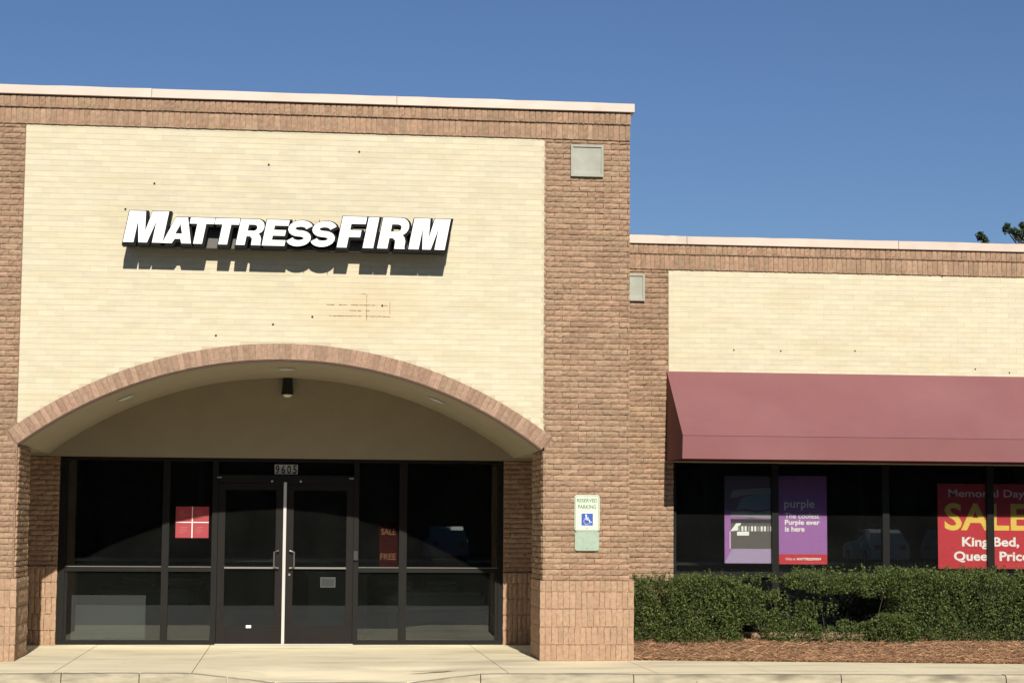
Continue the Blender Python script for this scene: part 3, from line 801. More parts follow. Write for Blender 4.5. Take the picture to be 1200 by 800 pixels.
def stroke(m, P, t):
    for a, b2 in zip(P[:-1], P[1:]):
        dx, dz = b2[0]-a[0], b2[1]-a[1]; l = math.hypot(dx, dz); nx, nz = -dz/l*t/2, dx/l*t/2; ex, ez = dx/l*t*.3, dz/l*t*.3
        m.prism([(a[0]+nx-ex,a[1]+nz-ez),(b2[0]+nx+ex,b2[1]+nz+ez),(b2[0]-nx+ex,b2[1]-nz+ez),(a[0]-nx-ex,a[1]-nz-ez)], yy, y-.0048)
stroke(ic, [(3.378,1.900),(3.381,1.862),(3.413,1.862),(3.430,1.826),(3.442,1.832)], .011)
stroke(ic, [(3.380,1.884),(3.408,1.884)], .009)
stroke(ic, [(3.3875+.037*math.cos(math.radians(t)),1.842+.037*math.sin(math.radians(t))) for t in range(118, 345, 15)], .010)
sub(ic, 'wheelchair_symbol', WHT, p1)
sub(MB().tube([(3.389,y-.0042,1.757),(3.389,y-.010,1.757)], .007, 8).tube([(3.389,y-.0042,2.135),(3.389,y-.010,2.135)], .006, 8), 'bolt', STL, p1)
p2 = rrect(3.238,3.541,1.482,1.718,.03,y-.003,y).build('lower_plate', SGP, rs)
sub(rrect(3.246,3.533,1.490,1.712,.024,y-.0036,y-.003), 'plate_field', mat('plate_field_green', (.36,.46,.35), .5, noise=.12, nscale=25), p2)
sub(MB().tube([(3.389,y-.0036,1.510),(3.389,y-.010,1.510)], .007, 8), 'bolt', STL, p2)
for o in rs.children: o.location = (0,0,0)

# ------------------------------------------------------------------ wing windows
WM = [4.737, 6.069, 7.568, 9.003, 10.45, 11.9, 13.35]; MW = .09
wf = bp(MB().box(4.735, 13.45, G+.0, G+.10, .42, .50), 'window_row', FRM)
def frw(x0, x1, z0, z1, name): return sub(MB().box(x0, x1, G-.002 if name == 'mullion' else G, G+.10, z0, z1), name, FRM, wf)
for i, x in enumerate(WM): frw(x, x+(MW if i else .05), .501, 2.70, 'mullion')
for a, b2 in zip(WM[:-1], WM[1:]):
    a += MW if a > 5 else .05
    frw(a+.0005, b2-.0005, 1.122, 1.196, 'transom_rail'); frw(a+.0005, b2-.0005, 2.62, 2.70, 'head_rail')
    pane(a, b2, .5005, 1.1215, G+.045, wf); pane(a, b2, 1.1965, 2.6195, G+.045, wf)
mb = MB(); mb.box(WXP, WX1, W+.301, W+.4, 2.70, 3.0); bp(mb, 'window_lintel', MOR)
for o in bld.children: o.location = (0,0,0)

PY = G+.060
def printed(parent, pts, M, lvl, name='printed_shape'):
    return sub(MB().prism(pts, PY-.0008*lvl, PY-.0008*(lvl-1)), name, M, parent)
def rect(x0,x1,z0,z1): return [(x0,z0),(x1,z0),(x1,z1),(x0,z1)]
# mattress poster
mp = empty('mattress_poster', (5.77, PY, 1.30), 'violet poster picturing a stacked cutaway mattress in the leftmost wing window', 'poster')
A0, A1, B0, B1 = 5.445, 6.110, 1.307, 2.452
def PX(cx_): return A0+(cx_-402)/(690-402)*(6.100-A0)
def PZ(cz_): return B1-(cz_-135)/(648-135)*(B1-B0)
bd = adopt(link('sheet', MB().prism(rect(A0,A1,B0,B1), PY, PY+.002).mesh('s'), PUD), mp)
printed(bd, [(PX(402),PZ(648)),(PX(690),PZ(648)),(PX(690),PZ(360)),(PX(560),PZ(390)),(PX(402),PZ(330))], PUR, 1)
printed(bd, [(PX(402),PZ(646)),(PX(690),PZ(646)),(PX(690),PZ(562)),(PX(445),PZ(562)),(PX(432),PZ(590))], PLI, 2)
printed(bd, [(PX(438),PZ(268)),(PX(440),PZ(240)),(PX(460),PZ(218)),(PX(600),PZ(206)),(PX(690),PZ(205)),(PX(690),PZ(238)),(PX(530),PZ(246))], PG1, 2)
printed(bd, [(PX(468),PZ(338)),(PX(505),PZ(262)),(PX(560),PZ(248)),(PX(690),PZ(236)),(PX(690),PZ(322)),(PX(600),PZ(338)),(PX(530),PZ(326))], PG2, 3)
printed(bd, [(PX(434),PZ(372)),(PX(440),PZ(345)),(PX(540),PZ(342)),(PX(600),PZ(352)),(PX(690),PZ(330)),(PX(690),PZ(384)),(PX(560),PZ(378))], PG1, 4)
printed(bd, rect(PX(438),PX(690),PZ(412),PZ(388)), PG3, 4)
printed(bd, rect(PX(440),PX(690),PZ(562),PZ(412)), PG4, 4)
printed(bd, [(PX(436),PZ(460)),(PX(470),PZ(414)),(PX(500),PZ(412)),(PX(478),PZ(456))], WHT, 5)
for i in range(11):
    xx = 482+i*19; printed(bd, rect(PX(xx),PX(xx+12),PZ(459),PZ(430)), WHT if i % 3 else PG1, 5)
printed(bd, rect(PX(475),PX(546),PZ(485),PZ(462)), WHT, 6)
printed(bd, rect(PX(432),PX(436),PZ(562),PZ(462)), WHT, 5)
for o in mp.children: o.location = (0,0,0)
# purple text poster
pp = empty('purple_poster', (6.5, PY, 1.30), 'purple poster with white words and a red bottom strip in the second wing window', 'poster')
A0, A1, B0, B1 = 6.150, 6.826, 1.299, 2.459; V0 = 6.179
bd = adopt(link('sheet', MB().prism(rect(A0,A1,B0,B1), PY, PY+.002).mesh('s'), PUR), pp)
wd, ht = A1-V0, B1-B0
def U(u): return V0+u*wd
def Vv(v): return B1-v*ht
rdp = printed(bd, rect(A0,A1,B0,Vv(.888)), RED, 1, 'red_strip')
put_text('lettering', 'purple', U(.11), PY-.0002, Vv(.392), .63*wd, .125*ht, mat('soft_white',(1.05,1.0,1.08),.5), parent=bd, bold=.004)
put_text('lettering', 'The coolest', U(.12), PY-.0002, Vv(.482), .72*wd, .062*ht, WHT, parent=bd, bold=.01)
put_text('lettering', 'Purple ever', U(.12), PY-.0002, Vv(.570), .73*wd, .072*ht, WHT, parent=bd, bold=.028)
put_text('lettering', 'is here', U(.12), PY-.0002, Vv(.632), .41*wd, .060*ht, WHT, parent=bd, bold=.028)
put_text('lettering', 'Only at', U(.13), PY-.0010, Vv(.962), .20*wd, .036*ht, WHT, parent=bd, bold=.005)
put_text('lettering', 'MATTRESSFIRM', U(.36), PY-.0010, Vv(.955), .50*wd, .028*ht, WHT, parent=bd, bold=.03, slant=.2)
for o in pp.children: o.location = (0,0,0)
# sale poster
sp2 = empty('sale_poster', (9.06, PY, 1.24), 'large red sale poster with yellow capitals behind the rightmost window post', 'poster')
A0, A1, B0, B1 = 8.338, 9.80, 1.250, 2.378
bd = adopt(link('sheet', MB().prism(rect(A0,A1,B0,B1), PY, PY+.002).mesh('s'), RED), sp2)
def SX(c_): return 8.338+(c_-702)/5*.01158
def SZ(c_): return 2.378-(c_-175)/5*.01124
put_text('lettering', 'Memorial Day', SX(768), PY-.0002, SZ(268), (1222-768)/5*.01158, 58/5*.01124, mat('soft_pink',(1.0,.82,.82),.5), parent=bd, bold=.012)
put_text('lettering', 'SALE', SX(742), PY-.0002, SZ(452), (1242-742)/5*.01158, 162/5*.01124, YEL, parent=bd, bold=.022)
put_text('lettering', 'King Bed,', SX(845), PY-.0002, SZ(562), (1185-845)/5*.01158, 72/5*.01124, WHT, parent=bd, bold=.028)
put_text('lettering', 'Queen Price', SX(795), PY-.0002, SZ(640), (1243-795)/5*.01158, 66/5*.01124, WHT, parent=bd, bold=.028)
for o in sp2.children: o.location = (0,0,0)

# ------------------------------------------------------------------ awning
aw = empty('awning', (9, W, 2.6), 'long plain maroon canvas awning over the wing windows', 'awning')
ax0, ax1 = 4.640, 13.4; zt_, zl, zb_ = 3.805, 2.925, 2.632; ya, yf = W-.004, W-1.055
def sheet(pts, t, n):
    """thin quad sheet with thickness t along n"""
    m_ = MB(); nn = Vector(n).normalized()*t
    m_.v = [tuple(p) for p in pts]+[tuple(Vector(p)+nn) for p in pts]
    m_.f = [(0,1,2,3),(7,6,5,4),(0,4,5,1),(1,5,6,2),(2,6,7,3),(3,7,4,0)]; return m_
o = sheet([(ax0,yf,zl),(ax1,yf,zl),(ax1,ya,zt_),(ax0,ya,zt_)], .004, (0,.64,-.77)); a1 = o.build('sloping_canvas', AWN, aw)
o = sheet([(ax0,yf+.034,zb_),(ax1,yf+.034,zb_),(ax1,yf-.001,zl-.001),(ax0,yf-.001,zl-.001)], .004, (0,1,0)); a2 = o.build('valance', AWN, aw)
m_ = MB(); q = [(ya,zb_),(yf+.038,zb_),(yf+.004,zl-.004),(ya,zt_-.006)]
for x in (ax0+.001, ax0+.005): m_.v += [(x,yy2,zz) for yy2, zz in q]
m_.f = [(0,1,2,3),(7,6,5,4),(0,4,5,1),(1,5,6,2),(2,6,7,3),(3,7,4,0)]; m_.build('end_canvas', AWN, aw)
m_ = MB(); m_.box(ax0+.006, ax1, yf+.040, yf+.06, zb_-.004, zb_+.022); m_.build('hem_bar', AWI, aw)
m_ = MB(); m_.box(ax0, ax1, ya-.03, ya+.001, zb_-.002, zb_+.03); m_.build('wall_bar', AWI, aw)
m_ = MB(); m_.tube([(ax0,yf-.003,zl-.001),(ax1,yf-.003,zl-.001)], .0045, 6); m_.build('fold_piping', AWN, aw)
for i in range(8):
    x = ax0+.02+i*1.24
    MB().tube([(x,yf+.06,zb_+.02),(x,yf+.03,zl-.03),(x,ya-.02,zt_-.05)], .014, 6).build('frame_rib', STL, aw)
# horizontal soffit cloth closing the awning
for o in aw.children: o.location = (0,0,0)

# ------------------------------------------------------------------ interior (dark shop)
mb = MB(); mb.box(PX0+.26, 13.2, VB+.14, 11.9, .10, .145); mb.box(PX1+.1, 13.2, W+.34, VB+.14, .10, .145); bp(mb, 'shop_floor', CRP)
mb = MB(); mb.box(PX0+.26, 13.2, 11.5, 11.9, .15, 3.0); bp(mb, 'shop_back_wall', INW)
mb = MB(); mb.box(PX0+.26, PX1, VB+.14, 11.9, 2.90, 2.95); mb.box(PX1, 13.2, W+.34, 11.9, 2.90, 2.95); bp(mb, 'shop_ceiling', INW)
for o in bld.children: o.location = (0,0,0)
def bed(x, y, rz, label):
    e = empty('bed', (x, y, .145), label, 'bed', 'beds on display inside the shop'); e.rotation_euler = (0,0,rz)
    link('bed_base', MB().box(-.75,.75,-1,1,.05,.32).mesh('base'), PG3, e)
    me = MB().box(-.76,.76,-1.01,1.01,.33,.60).mesh('mattress'); bm = bmesh.new(); bm.from_mesh(me); bmesh.ops.bevel(bm, geom=list(bm.edges), offset=.06, segments=3, affect='EDGES'); bm.to_mesh(me); bm.free()
    link('mattress', me, BED, e)
    for s_ in (-.37, .37): 
        me = MB().box(s_-.3,s_+.3,.55,.92,.60,.72).mesh('pillow'); bm = bmesh.new(); bm.from_mesh(me); bmesh.ops.bevel(bm, geom=list(bm.edges), offset=.055, segments=3, affect='EDGES'); bm.to_mesh(me); bm.free()
        link('pillow', me, BED, e)
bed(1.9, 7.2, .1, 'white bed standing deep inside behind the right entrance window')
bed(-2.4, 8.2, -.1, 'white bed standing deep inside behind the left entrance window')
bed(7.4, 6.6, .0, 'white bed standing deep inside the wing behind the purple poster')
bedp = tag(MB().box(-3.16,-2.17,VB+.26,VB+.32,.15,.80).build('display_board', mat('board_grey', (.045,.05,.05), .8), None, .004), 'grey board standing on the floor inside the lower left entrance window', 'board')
cnt = tag(MB().box(.05,.95,6.4,6.8,.15,1.0).box(.0,1.0,6.35,6.85,1.001,1.05).build('counter', mat('counter_grey', (.06,.06,.06), .6), None, 0), 'low grey counter inside the shop behind the right glass door', 'counter')

# ------------------------------------------------------------------ ground
def struct(o, kind='structure'): o['kind'] = kind; return o
lot = struct(link('parking_lot', MB().box(-60, 70, -12.6, -2.0, -.3, 0).mesh('lot'), ASP))
earth = struct(link('ground', MB().box(-900, 900, -900, 900, -1.2, -.06).mesh('g'), GRS))
road = struct(link('road', MB().box(-200, 200, -66, -58.0, -.1, -.012).mesh('road'), ASP))
verge = struct(link('grass_verge', MB().box(-200, 200, -57.9, -12.62, -.2, -.02).mesh('verge'), GRS))
# kerb with a dropped section in front of the doors
def drop(x):
    if x < -1.3 or x > 1.95: return 0
    if x < -.35: return (x+1.3)/.95
    if x > 1.1: return (1.95-x)/.85
    return 1
def kerb_y(x): return -1.90-max(0, x+1)*.052
sw = struct(link('sidewalk', MB().box(-14, 18, -1.30, 3.0, -.2, .135).mesh('sw'), CON))
kj = [-14,-11,-8,-5.4,-4.0,-2.666,-1.829,-.882,-.354,1.106,1.902,3.6,5.93,7.8,9.9,12,15,18]
kr = struct(link('kerb', MB().box(-14, 18, -1.62, -1.50, -.3, .03).mesh('kerb_core'), KRB))
def fix(me):
    bm = bmesh.new(); bm.from_mesh(me); bmesh.ops.recalc_face_normals(bm, faces=bm.faces); bm.to_mesh(me); bm.free(); return me
for a, b2 in zip(kj[:-1], kj[1:]):
    n = 8; m_ = MB(); a += .005; bb = b2-.005
    for i in range(n+1):
        x = a+(bb-a)*i/n; yk = kerb_y(x); zt2 = .15-.105*drop(x)+random.uniform(-.003,.003)
        j_ = random.uniform(-.006,.006)
        for (dy, z) in ((-.012,-.28),(-.006+j_,zt2*.45),(j_*.7,zt2-.028),(.022,zt2-.003),(.15,zt2+.001),(.15,-.28)): m_.v.append((x, yk+dy, z))
    for i in range(n):
        for k in range(6):
            p = i*6+k; q = i*6+(k+1) % 6; m_.f.append((p, p+6, q+6, q))
    m_.f.append(tuple(range(6))); m_.f.append(tuple(n*6+k for k in reversed(range(6))))
    me = fix(m_.mesh('kerb_stone')); o = link('kerb_stone', me, KRB); o.parent = kr
gut = struct(link('gutter', MB().prism(rect(-14, 18, -.25, .004), 0, .001).mesh('x'), KRB))
bpy.data.meshes.remove(gut.data)
m_ = MB(); m_.v = [(-14,-2.35,.004),(18,-3.3,.004),(18,kerb_y(18),.012),(-14,kerb_y(-1),.012),(-1,kerb_y(-1),.012)]; m_.f = [(0,1,2,4,3)]
gut = struct(link('gutter', m_.mesh('gutter'), KRB))
sj = [-14,-11,-8,-6,-4.3,-2.77,-1.27,2.23,3.90,5.20,6.74,8.3,9.9,11.4,13,15,18]
def slab(a, b2):
    m_ = MB(); nx, ny = max(2, int((b2-a)/.25)), 14; a += .004; b2 -= .004
    yb_ = 3.07 if a < 3.5 else .8
    tilt = random.uniform(-.002, .002)
    for j in range(ny+1):
        for i in range(nx+1):
            x = a+(b2-a)*i/nx; yk = kerb_y(x)+.156; y2 = yk+(yb_-yk)*(j/ny)**1.6
            t = min(max((-y2-.75)/(-yk-.75), 0), 1)
            z = .150-.105*drop(x)*t*t*(3-2*t)+tilt*(i/nx-.5)
            m_.v.append((x, y2, z))
    for j in range(ny):
        for i in range(nx):
            p = j*(nx+1)+i; m_.f.append((p, p+1, p+nx+2, p+nx+1))
    # skirt
    b0 = len(m_.v)
    rim = [(i,0) for i in range(nx)]+[(nx,j) for j in range(ny)]+[(i,ny) for i in range(nx,0,-1)]+[(0,j) for j in range(ny,0,-1)]
    for (i, j) in rim:
        v = m_.v[j*(nx+1)+i]; m_.v.append((v[0], v[1], v[2]-.10))
    for k in range(len(rim)):
        k2 = (k+1) % len(rim); p = rim[k][1]*(nx+1)+rim[k][0]; q = rim[k2][1]*(nx+1)+rim[k2][0]
        m_.f.append((p, b0+k, b0+k2, q))
    me = m_.mesh('slab'); o = link('slab', me, CON); o.parent = sw
bpy.data.meshes.remove(sw.data)
sw = struct(link('sidewalk', MB().box(-14, 18, -1.30, 3.0, -.2, .02).mesh('sw'), KRB))
for a, b2 in zip(sj[:-1], sj[1:]): slab(a, b2)
# chipped hollows and cracks in the walk near the drop
CHP = mat('chipped_concrete', (.16, .12, .08), .95, noise=.5, nscale=30)
def ribbon(name, P, wd, z, lab_):
    m_ = MB()
    for i, (x, y2) in enumerate(P):
        w_ = wd*math.sin(math.pi*(i+.35)/(len(P)-.3))*random.uniform(.6, 1.2)+.002; m_.v += [(x, y2-w_, z), (x, y2+w_, z)]
    for i in range(len(P)-1): m_.f.append((2*i, 2*i+2, 2*i+3, 2*i+1))
    o = link(name, m_.mesh(name), CHP); o.parent = sw; o['label'] = lab_
P0 = [(1.15+i*.05, -1.42+.10*i/12+random.uniform(-.02,.02)) for i in range(12)]
ribbon('chip', P0, .035, .134, 'dark chipped crack in the concrete walk')
P0 = [(-1.15+i*.09, -1.05-.045*i+random.uniform(-.02,.02)) for i in range(9)]
ribbon('crack', P0, .004, .1515, 'thin crack running across the concrete walk towards the dropped kerb')
P0 = [(6.2+i*.08, -.9-.06*i+random.uniform(-.02,.02)) for i in range(9)]
ribbon('crack', P0, .004, .1515, 'thin crack in the concrete walk in front of the mulch')
# ---- planting bed
def edge_y(x): return .10-(x-3.97)*.155
def bed_z(x, y2):
    t = min(max((y2-edge_y(x))/.55, 0), 1); return .158+.17*t**.7
m_ = MB(); nx, ny = 90, 14
for j in range(ny+1):
    for i in range(nx+1):
        x = 3.975+(13.3-3.975)*i/nx; e_ = edge_y(x)+random.uniform(-.02,.02)*(j == 0); y2 = e_+(1.32-e_)*(j/ny)**1.3
        m_.v.append((x, y2, .154 if j == 0 else bed_z(x, y2)+random.uniform(-.015,.015)))
for j in range(ny):
    for i in range(nx):
        p = j*(nx+1)+i; m_.f.append((p, p+1, p+nx+2, p+nx+1))
struct(link('planting_bed', m_.mesh('bed'), MUL))
# pine straw: thin bent needles
def needles(n, name):
    x = rng.uniform(3.98, 12, n); e_ = .10-(x-3.97)*.155
    y2 = e_-.03+rng.random(n)**1.5*(1.1); t = np.clip((y2-e_)/.55, 0, 1); z = .16+.17*t**.7+rng.uniform(.0, .03, n)
    a = rng.normal(0, .8, n)+np.where(rng.random(n) < .5, 0, math.pi); L = rng.uniform(.07, .17, n); wdt = rng.uniform(.0014, .0032, n)
    pit = rng.normal(0, .38, n)
    d = np.stack([np.cos(a)*np.cos(pit), np.sin(a)*np.cos(pit), np.sin(pit)], 1)
    c = np.stack([x, y2, z], 1); s_ = np.stack([-np.sin(a)*.3, np.cos(a)*.3, np.ones(n)], 1); s_ /= np.linalg.norm(s_, axis=1)[:,None]
    mid = c+np.array([0,0,.012])
    V = np.stack([c-d*L[:,None]/2-s_*wdt[:,None], mid-s_*wdt[:,None], mid+s_*wdt[:,None], c-d*L[:,None]/2+s_*wdt[:,None],
                  c+d*L[:,None]/2-s_*wdt[:,None]*.6, c+d*L[:,None]/2+s_*wdt[:,None]*.6], 1).reshape(-1,3)
    i = np.arange(n)*6
    F = np.concatenate([np.stack([i,i+1,i+2,i+3],1), np.stack([i+1,i+4,i+5,i+2],1)])
    tn = rng.random(n); hu = rng.random(n)
    return raw_mesh(name, V, F, STR, np.tile(tn,2), np.tile(hu,2))
tag(link('pine_straw', needles(26000, 'pine_straw')), 'reddish brown pine straw mulch spread under the hedge', 'mulch', kind='stuff')

# ------------------------------------------------------------------ foliage
def leaf_cloud(P, size, M, name, up=.3, aspect=.55, tones=None):
    n = len(P); P = np.asarray(P)
    d = rng.normal(size=(n,3)); d[:,2] += up; d /= np.linalg.norm(d, axis=1)[:,None]
    nrm = rng.normal(size=(n,3)); nrm[:,2] += 1.3; nrm[:,1] -= .25
    s_ = np.cross(d, nrm); s_ /= np.linalg.norm(s_, axis=1)[:,None]+1e-9
    nn = np.cross(s_, d)
    L = (size*rng.uniform(.6, 1.25, n))[:,None]; Wd = L*aspect
    V = np.stack([P-d*L/2, P+s_*Wd/2+nn*L*.10, P+d*L/2, P-s_*Wd/2+nn*L*.10], 1).reshape(-1,3)
    i = np.arange(n)*4
    F = np.concatenate([np.stack([i,i+1,i+2],1), np.stack([i,i+2,i+3],1)])
    tn = rng.random(n) if tones is None else tones; hu = rng.random(n)
    return raw_mesh(name, V, F, M, np.tile(tn,2), np.tile(hu,2))
def blob_noise(x, y2, z, s=1.0):
    return (np.sin(x*5.1*s+1.3)+np.sin(x*11.7*s+z*7+.4)*.6+np.sin(z*9*s+y2*6+2)*.5+np.sin(x*23*s+z*17)*.35)/2.4
def sample_hedge(n, boxes, skin=.12):
    """points in rounded boxes (x0,x1,y0,y1,z0,z1,dens) biased to the skin, edges pushed by noise"""
    out = []; tot = sum(b_[6] for b_ in boxes)
    for (x0,x1,y0,y1,z0,z1,w_) in boxes:
        m_n = int(n*w_/tot*2.2)
        p = rng.uniform(-1, 1, (m_n,3))
        ax = rng.integers(0, 3, m_n); sg = np.where(rng.random(m_n) < .5, -1, 1)
        pick = rng.random(m_n) < .72
        depth = 1-np.abs(rng.normal(0, .16, m_n))
        for a in range(3):
            k = pick & (ax == a); p[k, a] = (sg*depth)[k]
        k = np.sum(np.abs(p)**5, axis=1) < 1.0; p = p[k]
        h = np.array([(x1-x0)/2,(y1-y0)/2,(z1-z0)/2]); c = np.array([(x0+x1)/2,(y0+y1)/2,(z0+z1)/2])
        q = c+p*h
        nz = blob_noise(q[:,0], q[:,1], q[:,2])
        q += p*nz[:,None]*.09+rng.normal(0, .012, q.shape)
        # thin out pockets
        holes = blob_noise(q[:,0]+3, q[:,1]*1.3, q[:,2]*1.4+1, 1.9)
        keep = (holes > -.5) | (rng.random(len(q)) < .25)
        q = q[keep][:int(n*w_/tot)]
        out.append(q)
    return np.concatenate(out)
def twigs(name, specs, parent):
    m_ = MB()
    for (x, y2, z, dx, dy, dz, r) in specs:
        mid = (x+dx*.5+random.uniform(-.03,.03), y2+dy*.5, z+dz*.5)
        m_.tube([(x,y2,z), mid, (x+dx,y2+dy,z+dz)], r, 5, r*.5)
    o = m_.build(name, STEM); o.parent = parent; return o
def shrub(label, boxes, n, base, twig_n, size=.032, extra=None):
    e = empty('hedge_shrub', base, label, 'hedge', 'clipped hedge along the wing'); off = np.array(base)
    P = sample_hedge(n, boxes)
    if extra is not None: P = np.concatenate([P, extra])
    me = leaf_cloud(P-off, size, LEAF, 'foliage'); o = link('foliage', me, None, e); o['kind'] = 'stuff'
    sp_ = []
    for i in range(twig_n):
        b_ = max(random.choices(boxes, k=2), key=lambda q: q[6]); x = random.uniform(b_[0]+.1, b_[1]-.1); y2 = random.uniform(b_[2]+.08, b_[3]-.1)
        sp_.append((x-off[0], y2-off[1], bed_z(x, y2)-off[2], random.uniform(-.25,.25), random.uniform(-.2,.1), random.uniform(.4,.75), .006))
    for q in sp_: twigs('stem', [q], e)
    return e
def sprigs(n, x0, x1, y0, y1, z0, z1, k=16, h=.12):
    out = []
    for i in range(n):
        b_ = np.array([rng.uniform(x0,x1), rng.uniform(y0,y1), rng.uniform(z0,z1)]); d = np.array([rng.normal(0,.35), rng.normal(0,.3), 1.0])
        t = rng.random(k)[:,None]; out.append(b_+d*t*h*rng.uniform(.5,1.2)+rng.normal(0,.012,(k,3)))
    return np.concatenate(out)
shrub('dense green hedge clump between the brick pier and the first window post',
      [(4.02,5.55,.38,1.18,.34,1.15,1.0),(5.3,5.80,.42,1.0,.50,1.08,.22),(5.6,5.92,.45,.8,.80,.98,.05),(4.3,5.5,.36,.8,.27,.5,.12)], 36000, (4.9,.8,.3), 4,
      extra=sprigs(90, 4.1, 5.9, .4, 1.1, 1.05, 1.13, h=.09))
shrub('low loose green shrub in the gap between the two hedge clumps',
      [(5.72,6.38,.30,.65,.36,.62,.5),(5.55,6.0,.35,.7,.5,.78,.20),(6.12,6.38,.3,.5,.55,.86,.09),(6.3,7.5,.16,.5,.34,.56,.42),(6.6,7.4,.2,.5,.5,.64,.10)], 8500, (6.0,.5,.3), 2,
      extra=sprigs(45, 5.6, 6.7, .3, .7, .6, .8, h=.16))
shrub('long green hedge clump under the sale poster with a dark hollow at its left',
      [(6.05,7.6,.35,1.1,1.03,1.20,.36),(6.5,7.6,.3,1.0,.93,1.12,.16),(7.42,9.3,.10,1.12,.32,1.19,1.25),(9.0,11.5,.0,1.1,.30,1.15,1.2),(6.95,7.6,.10,.5,.34,.68,.2),(7.3,8.6,.2,1.1,1.1,1.26,.2)], 66000, (8.2,.6,.3), 5,
      extra=sprigs(170, 6.1, 9.6, .2, 1.1, 1.12, 1.2, h=.11))

# ------------------------------------------------------------------ trees
def tree(x, y2, h, r, label, group, nl=2600, seed=0, size=.34, squash=.8, tips=None, name='broadleaf_tree'):
    rs_ = np.random.default_rng(seed)
    e = empty(name, (x,y2,-.02), label, 'tree', group)
    m_ = MB(); th = h*.45; m_.tube([(0,0,-.2),(.05,0,th*.5),(.0,.1,th)], .22, 8, .13)
    cl = []
    for i in range(9):
        a = rs_.uniform(0, 2*math.pi); rr = r*rs_.uniform(.35,.8); zz = h*rs_.uniform(.55,.9)
        q = (rr*math.cos(a), rr*math.sin(a), zz); m_.tube([(0,.08,th*rs_.uniform(.6,1)), (q[0]*.5,q[1]*.5,zz*.85), q], .07, 6, .02)
        cl.append((q, r*rs_.uniform(.35,.55)))
    cl.append(((0,0,h*.82), r*.5))
    if tips:
        for t in tips: 
            cl.append((t[:3], t[3])); m_.tube([(0,.08,th), (t[0]*.6,t[1]*.6,t[2]*.88), t[:3]], .05, 6, .012)
    link('trunk', m_.mesh('trunk'), TRK, e)
    P = []
    k = nl//len(cl)
    for (c, rad) in cl:
        kk = k if rad > .6 else 90
        p = rs_.normal(size=(kk,3)); p /= np.linalg.norm(p, axis=1)[:,None]; p *= rad*rs_.uniform(.45,1.05,(kk,1)); p[:,2] *= squash; P.append(p+np.array(c))
    P = np.concatenate(P); P[:,2] = np.minimum(P[:,2], h+.3)
    return e, link('crown', leaf_cloud(P, size, TLEAF, 'crown', 0, .6), None, e)
# behind the wing: only its top shows over the coping
e, cr_ = tree(19.2, 22, 9.15, 2.0, 'dark leafy tree whose tips rise above the wing roof at the right edge', None, 5200, 5, .085, .9,
     tips=[(-2.62+random.uniform(-.12,.12),random.uniform(-.2,.2),8.72+.26*random.random(),random.uniform(.07,.13)) for i in range(5)]
         +[(-2.0+.06*i+random.uniform(-.05,.05),random.uniform(-.2,.2),9.22-.055*i+random.uniform(-.05,.05),random.uniform(.06,.12)) for i in range(12)]
         +[(-1.45+random.uniform(-.1,.5),random.uniform(-.2,.2),8.95+.35*random.random(),random.uniform(.08,.15)) for i in range(12)])
cr_['kind'] = 'stuff'
# row across the road, seen in the window reflections
lab = [k+' of the eleven dark trees across the road facing the shop' for k in ('westernmost','second from the west','third from the west','fourth from the west','fifth from the west','middle one','fifth from the east','fourth from the east','third from the east','second from the east','easternmost')]
for i in range(11):
    x = -44+i*9.5+random.uniform(-1,1)
    e, c_ = tree(x, -78+random.uniform(-3,3), random.uniform(11,14), random.uniform(4.4,5.6), lab[i], 'trees across the road', 2600, 20+i, .7)
    c_['kind'] = 'stuff'
tag(link('background_woods', leaf_cloud(np.stack([rng.uniform(-90,110,90000), rng.uniform(-98,-86,90000), rng.random(90000)*12], 1), 1.5, TLEAF, 'woods')), 'dense dark woods behind the tree row across the road', 'woods', kind='stuff')

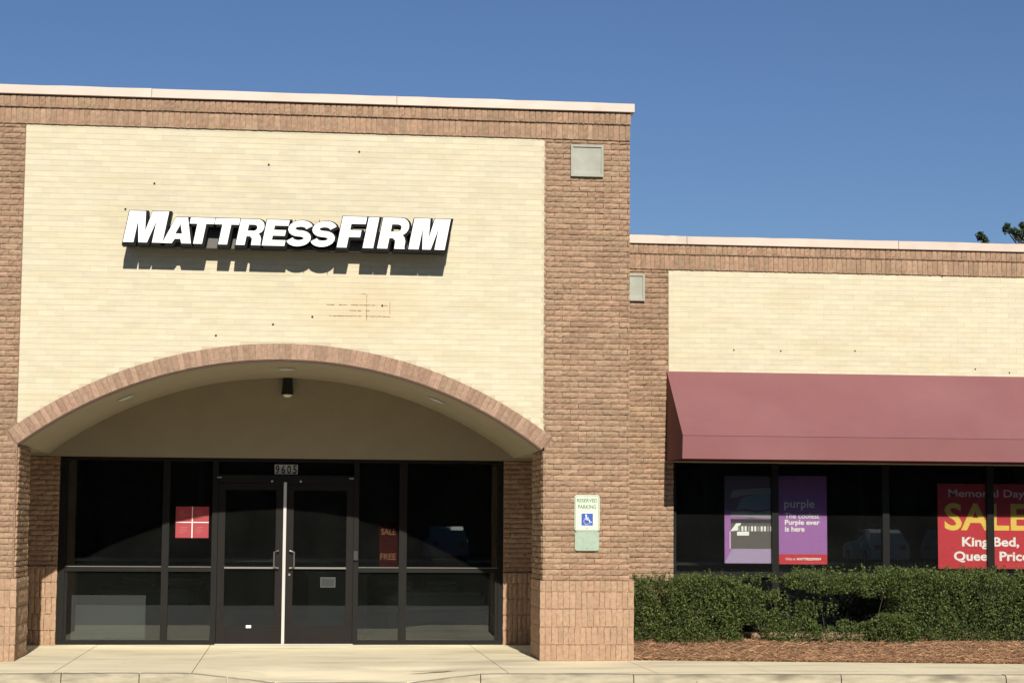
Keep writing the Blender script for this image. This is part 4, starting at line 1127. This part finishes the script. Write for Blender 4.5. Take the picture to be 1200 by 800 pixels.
# ------------------------------------------------------------------ parked cars across the road (they show in the glass)
def car(x, y2, rz, paint, label):
    e = empty('parked_car', (x,y2,-.012), label, 'car', 'cars parked across the road'); e.rotation_euler = (0,0,rz)
    prof = [(-2.25,.32),(-2.28,.62),(-2.2,.92),(-1.95,1.02),(-1.7,1.45),(-1.2,1.62),(.25,1.62),(.95,1.10),(1.95,.98),(2.25,.78),(2.28,.40),(2.1,.26),(-2.1,.26)]
    m_ = MB(); secs = [(-.92,.86,0),(-.90,1,.0),(.90,1,.0),(.92,.86,0)]
    for (yy2, s_, _) in secs:
        for (px_, pz) in prof:
            inset_ = .16 if pz > 1.05 else 0
            m_.v.append((px_*(.985 if abs(yy2) > .91 else 1), (abs(yy2)-inset_)*(1 if yy2 > 0 else -1), .26+(pz-.26)*(1 if abs(yy2) < .91 else .97)))
    k = len(prof)
    for s_ in range(3):
        for i in range(k):
            j = (i+1) % k; m_.f.append((s_*k+i, s_*k+j, (s_+1)*k+j, (s_+1)*k+i))
    m_.f.append(tuple(range(k))); m_.f.append(tuple(3*k+i for i in reversed(range(k))))
    body = link('body', fix(m_.mesh('body')), paint, e)
    for s_ in (-1, 1):
        g_ = [(-1.62,1.08),(-1.42,1.42),(-.1,1.50),(.25,1.50),(.80,1.10)]
        m_ = MB(); yb2 = s_*.775
        m_.v = [(a, yb2, b3) for a, b3 in g_]+[(a, yb2-s_*.03, b3) for a, b3 in g_]; m_.f = [tuple(range(5)), (9,8,7,6,5)]
        link('side_window', m_.mesh('sw'), GLD, e)
        for wx in (-1.4, 1.4):
            wh = link('wheel', MB().tube([(wx,s_*.72,.33),(wx,s_*.93,.33)], .33, 18).mesh('wheel'), TYR, e)
            r2 = link('rim', MB().tube([(wx,s_*.931,.33),(wx,s_*.94,.33)], .2, 14).mesh('rim'), STL); r2.parent = wh
    for s_ in (-.6, .6):
        link('headlight', MB().box(2.2,2.27,s_-.14,s_+.14,.62,.76).mesh('hl'), WHT, e); link('tail_light', MB().box(-2.31,-2.24,s_-.12,s_+.12,.7,.9).mesh('tl'), RED, e)
car(26.9, -62, -math.pi/2, CARW, 'white car parked nose towards the shop beyond the road, reflected beside the second window post')
car(30.6, -62.5, -math.pi/2+.5, CARS, 'silver car parked at an angle beyond the road, reflected left of the sale poster')
car(6.9, -62, -math.pi/2, CARS, 'silver car parked nose towards the shop beyond the road, reflected right of the entrance doors')
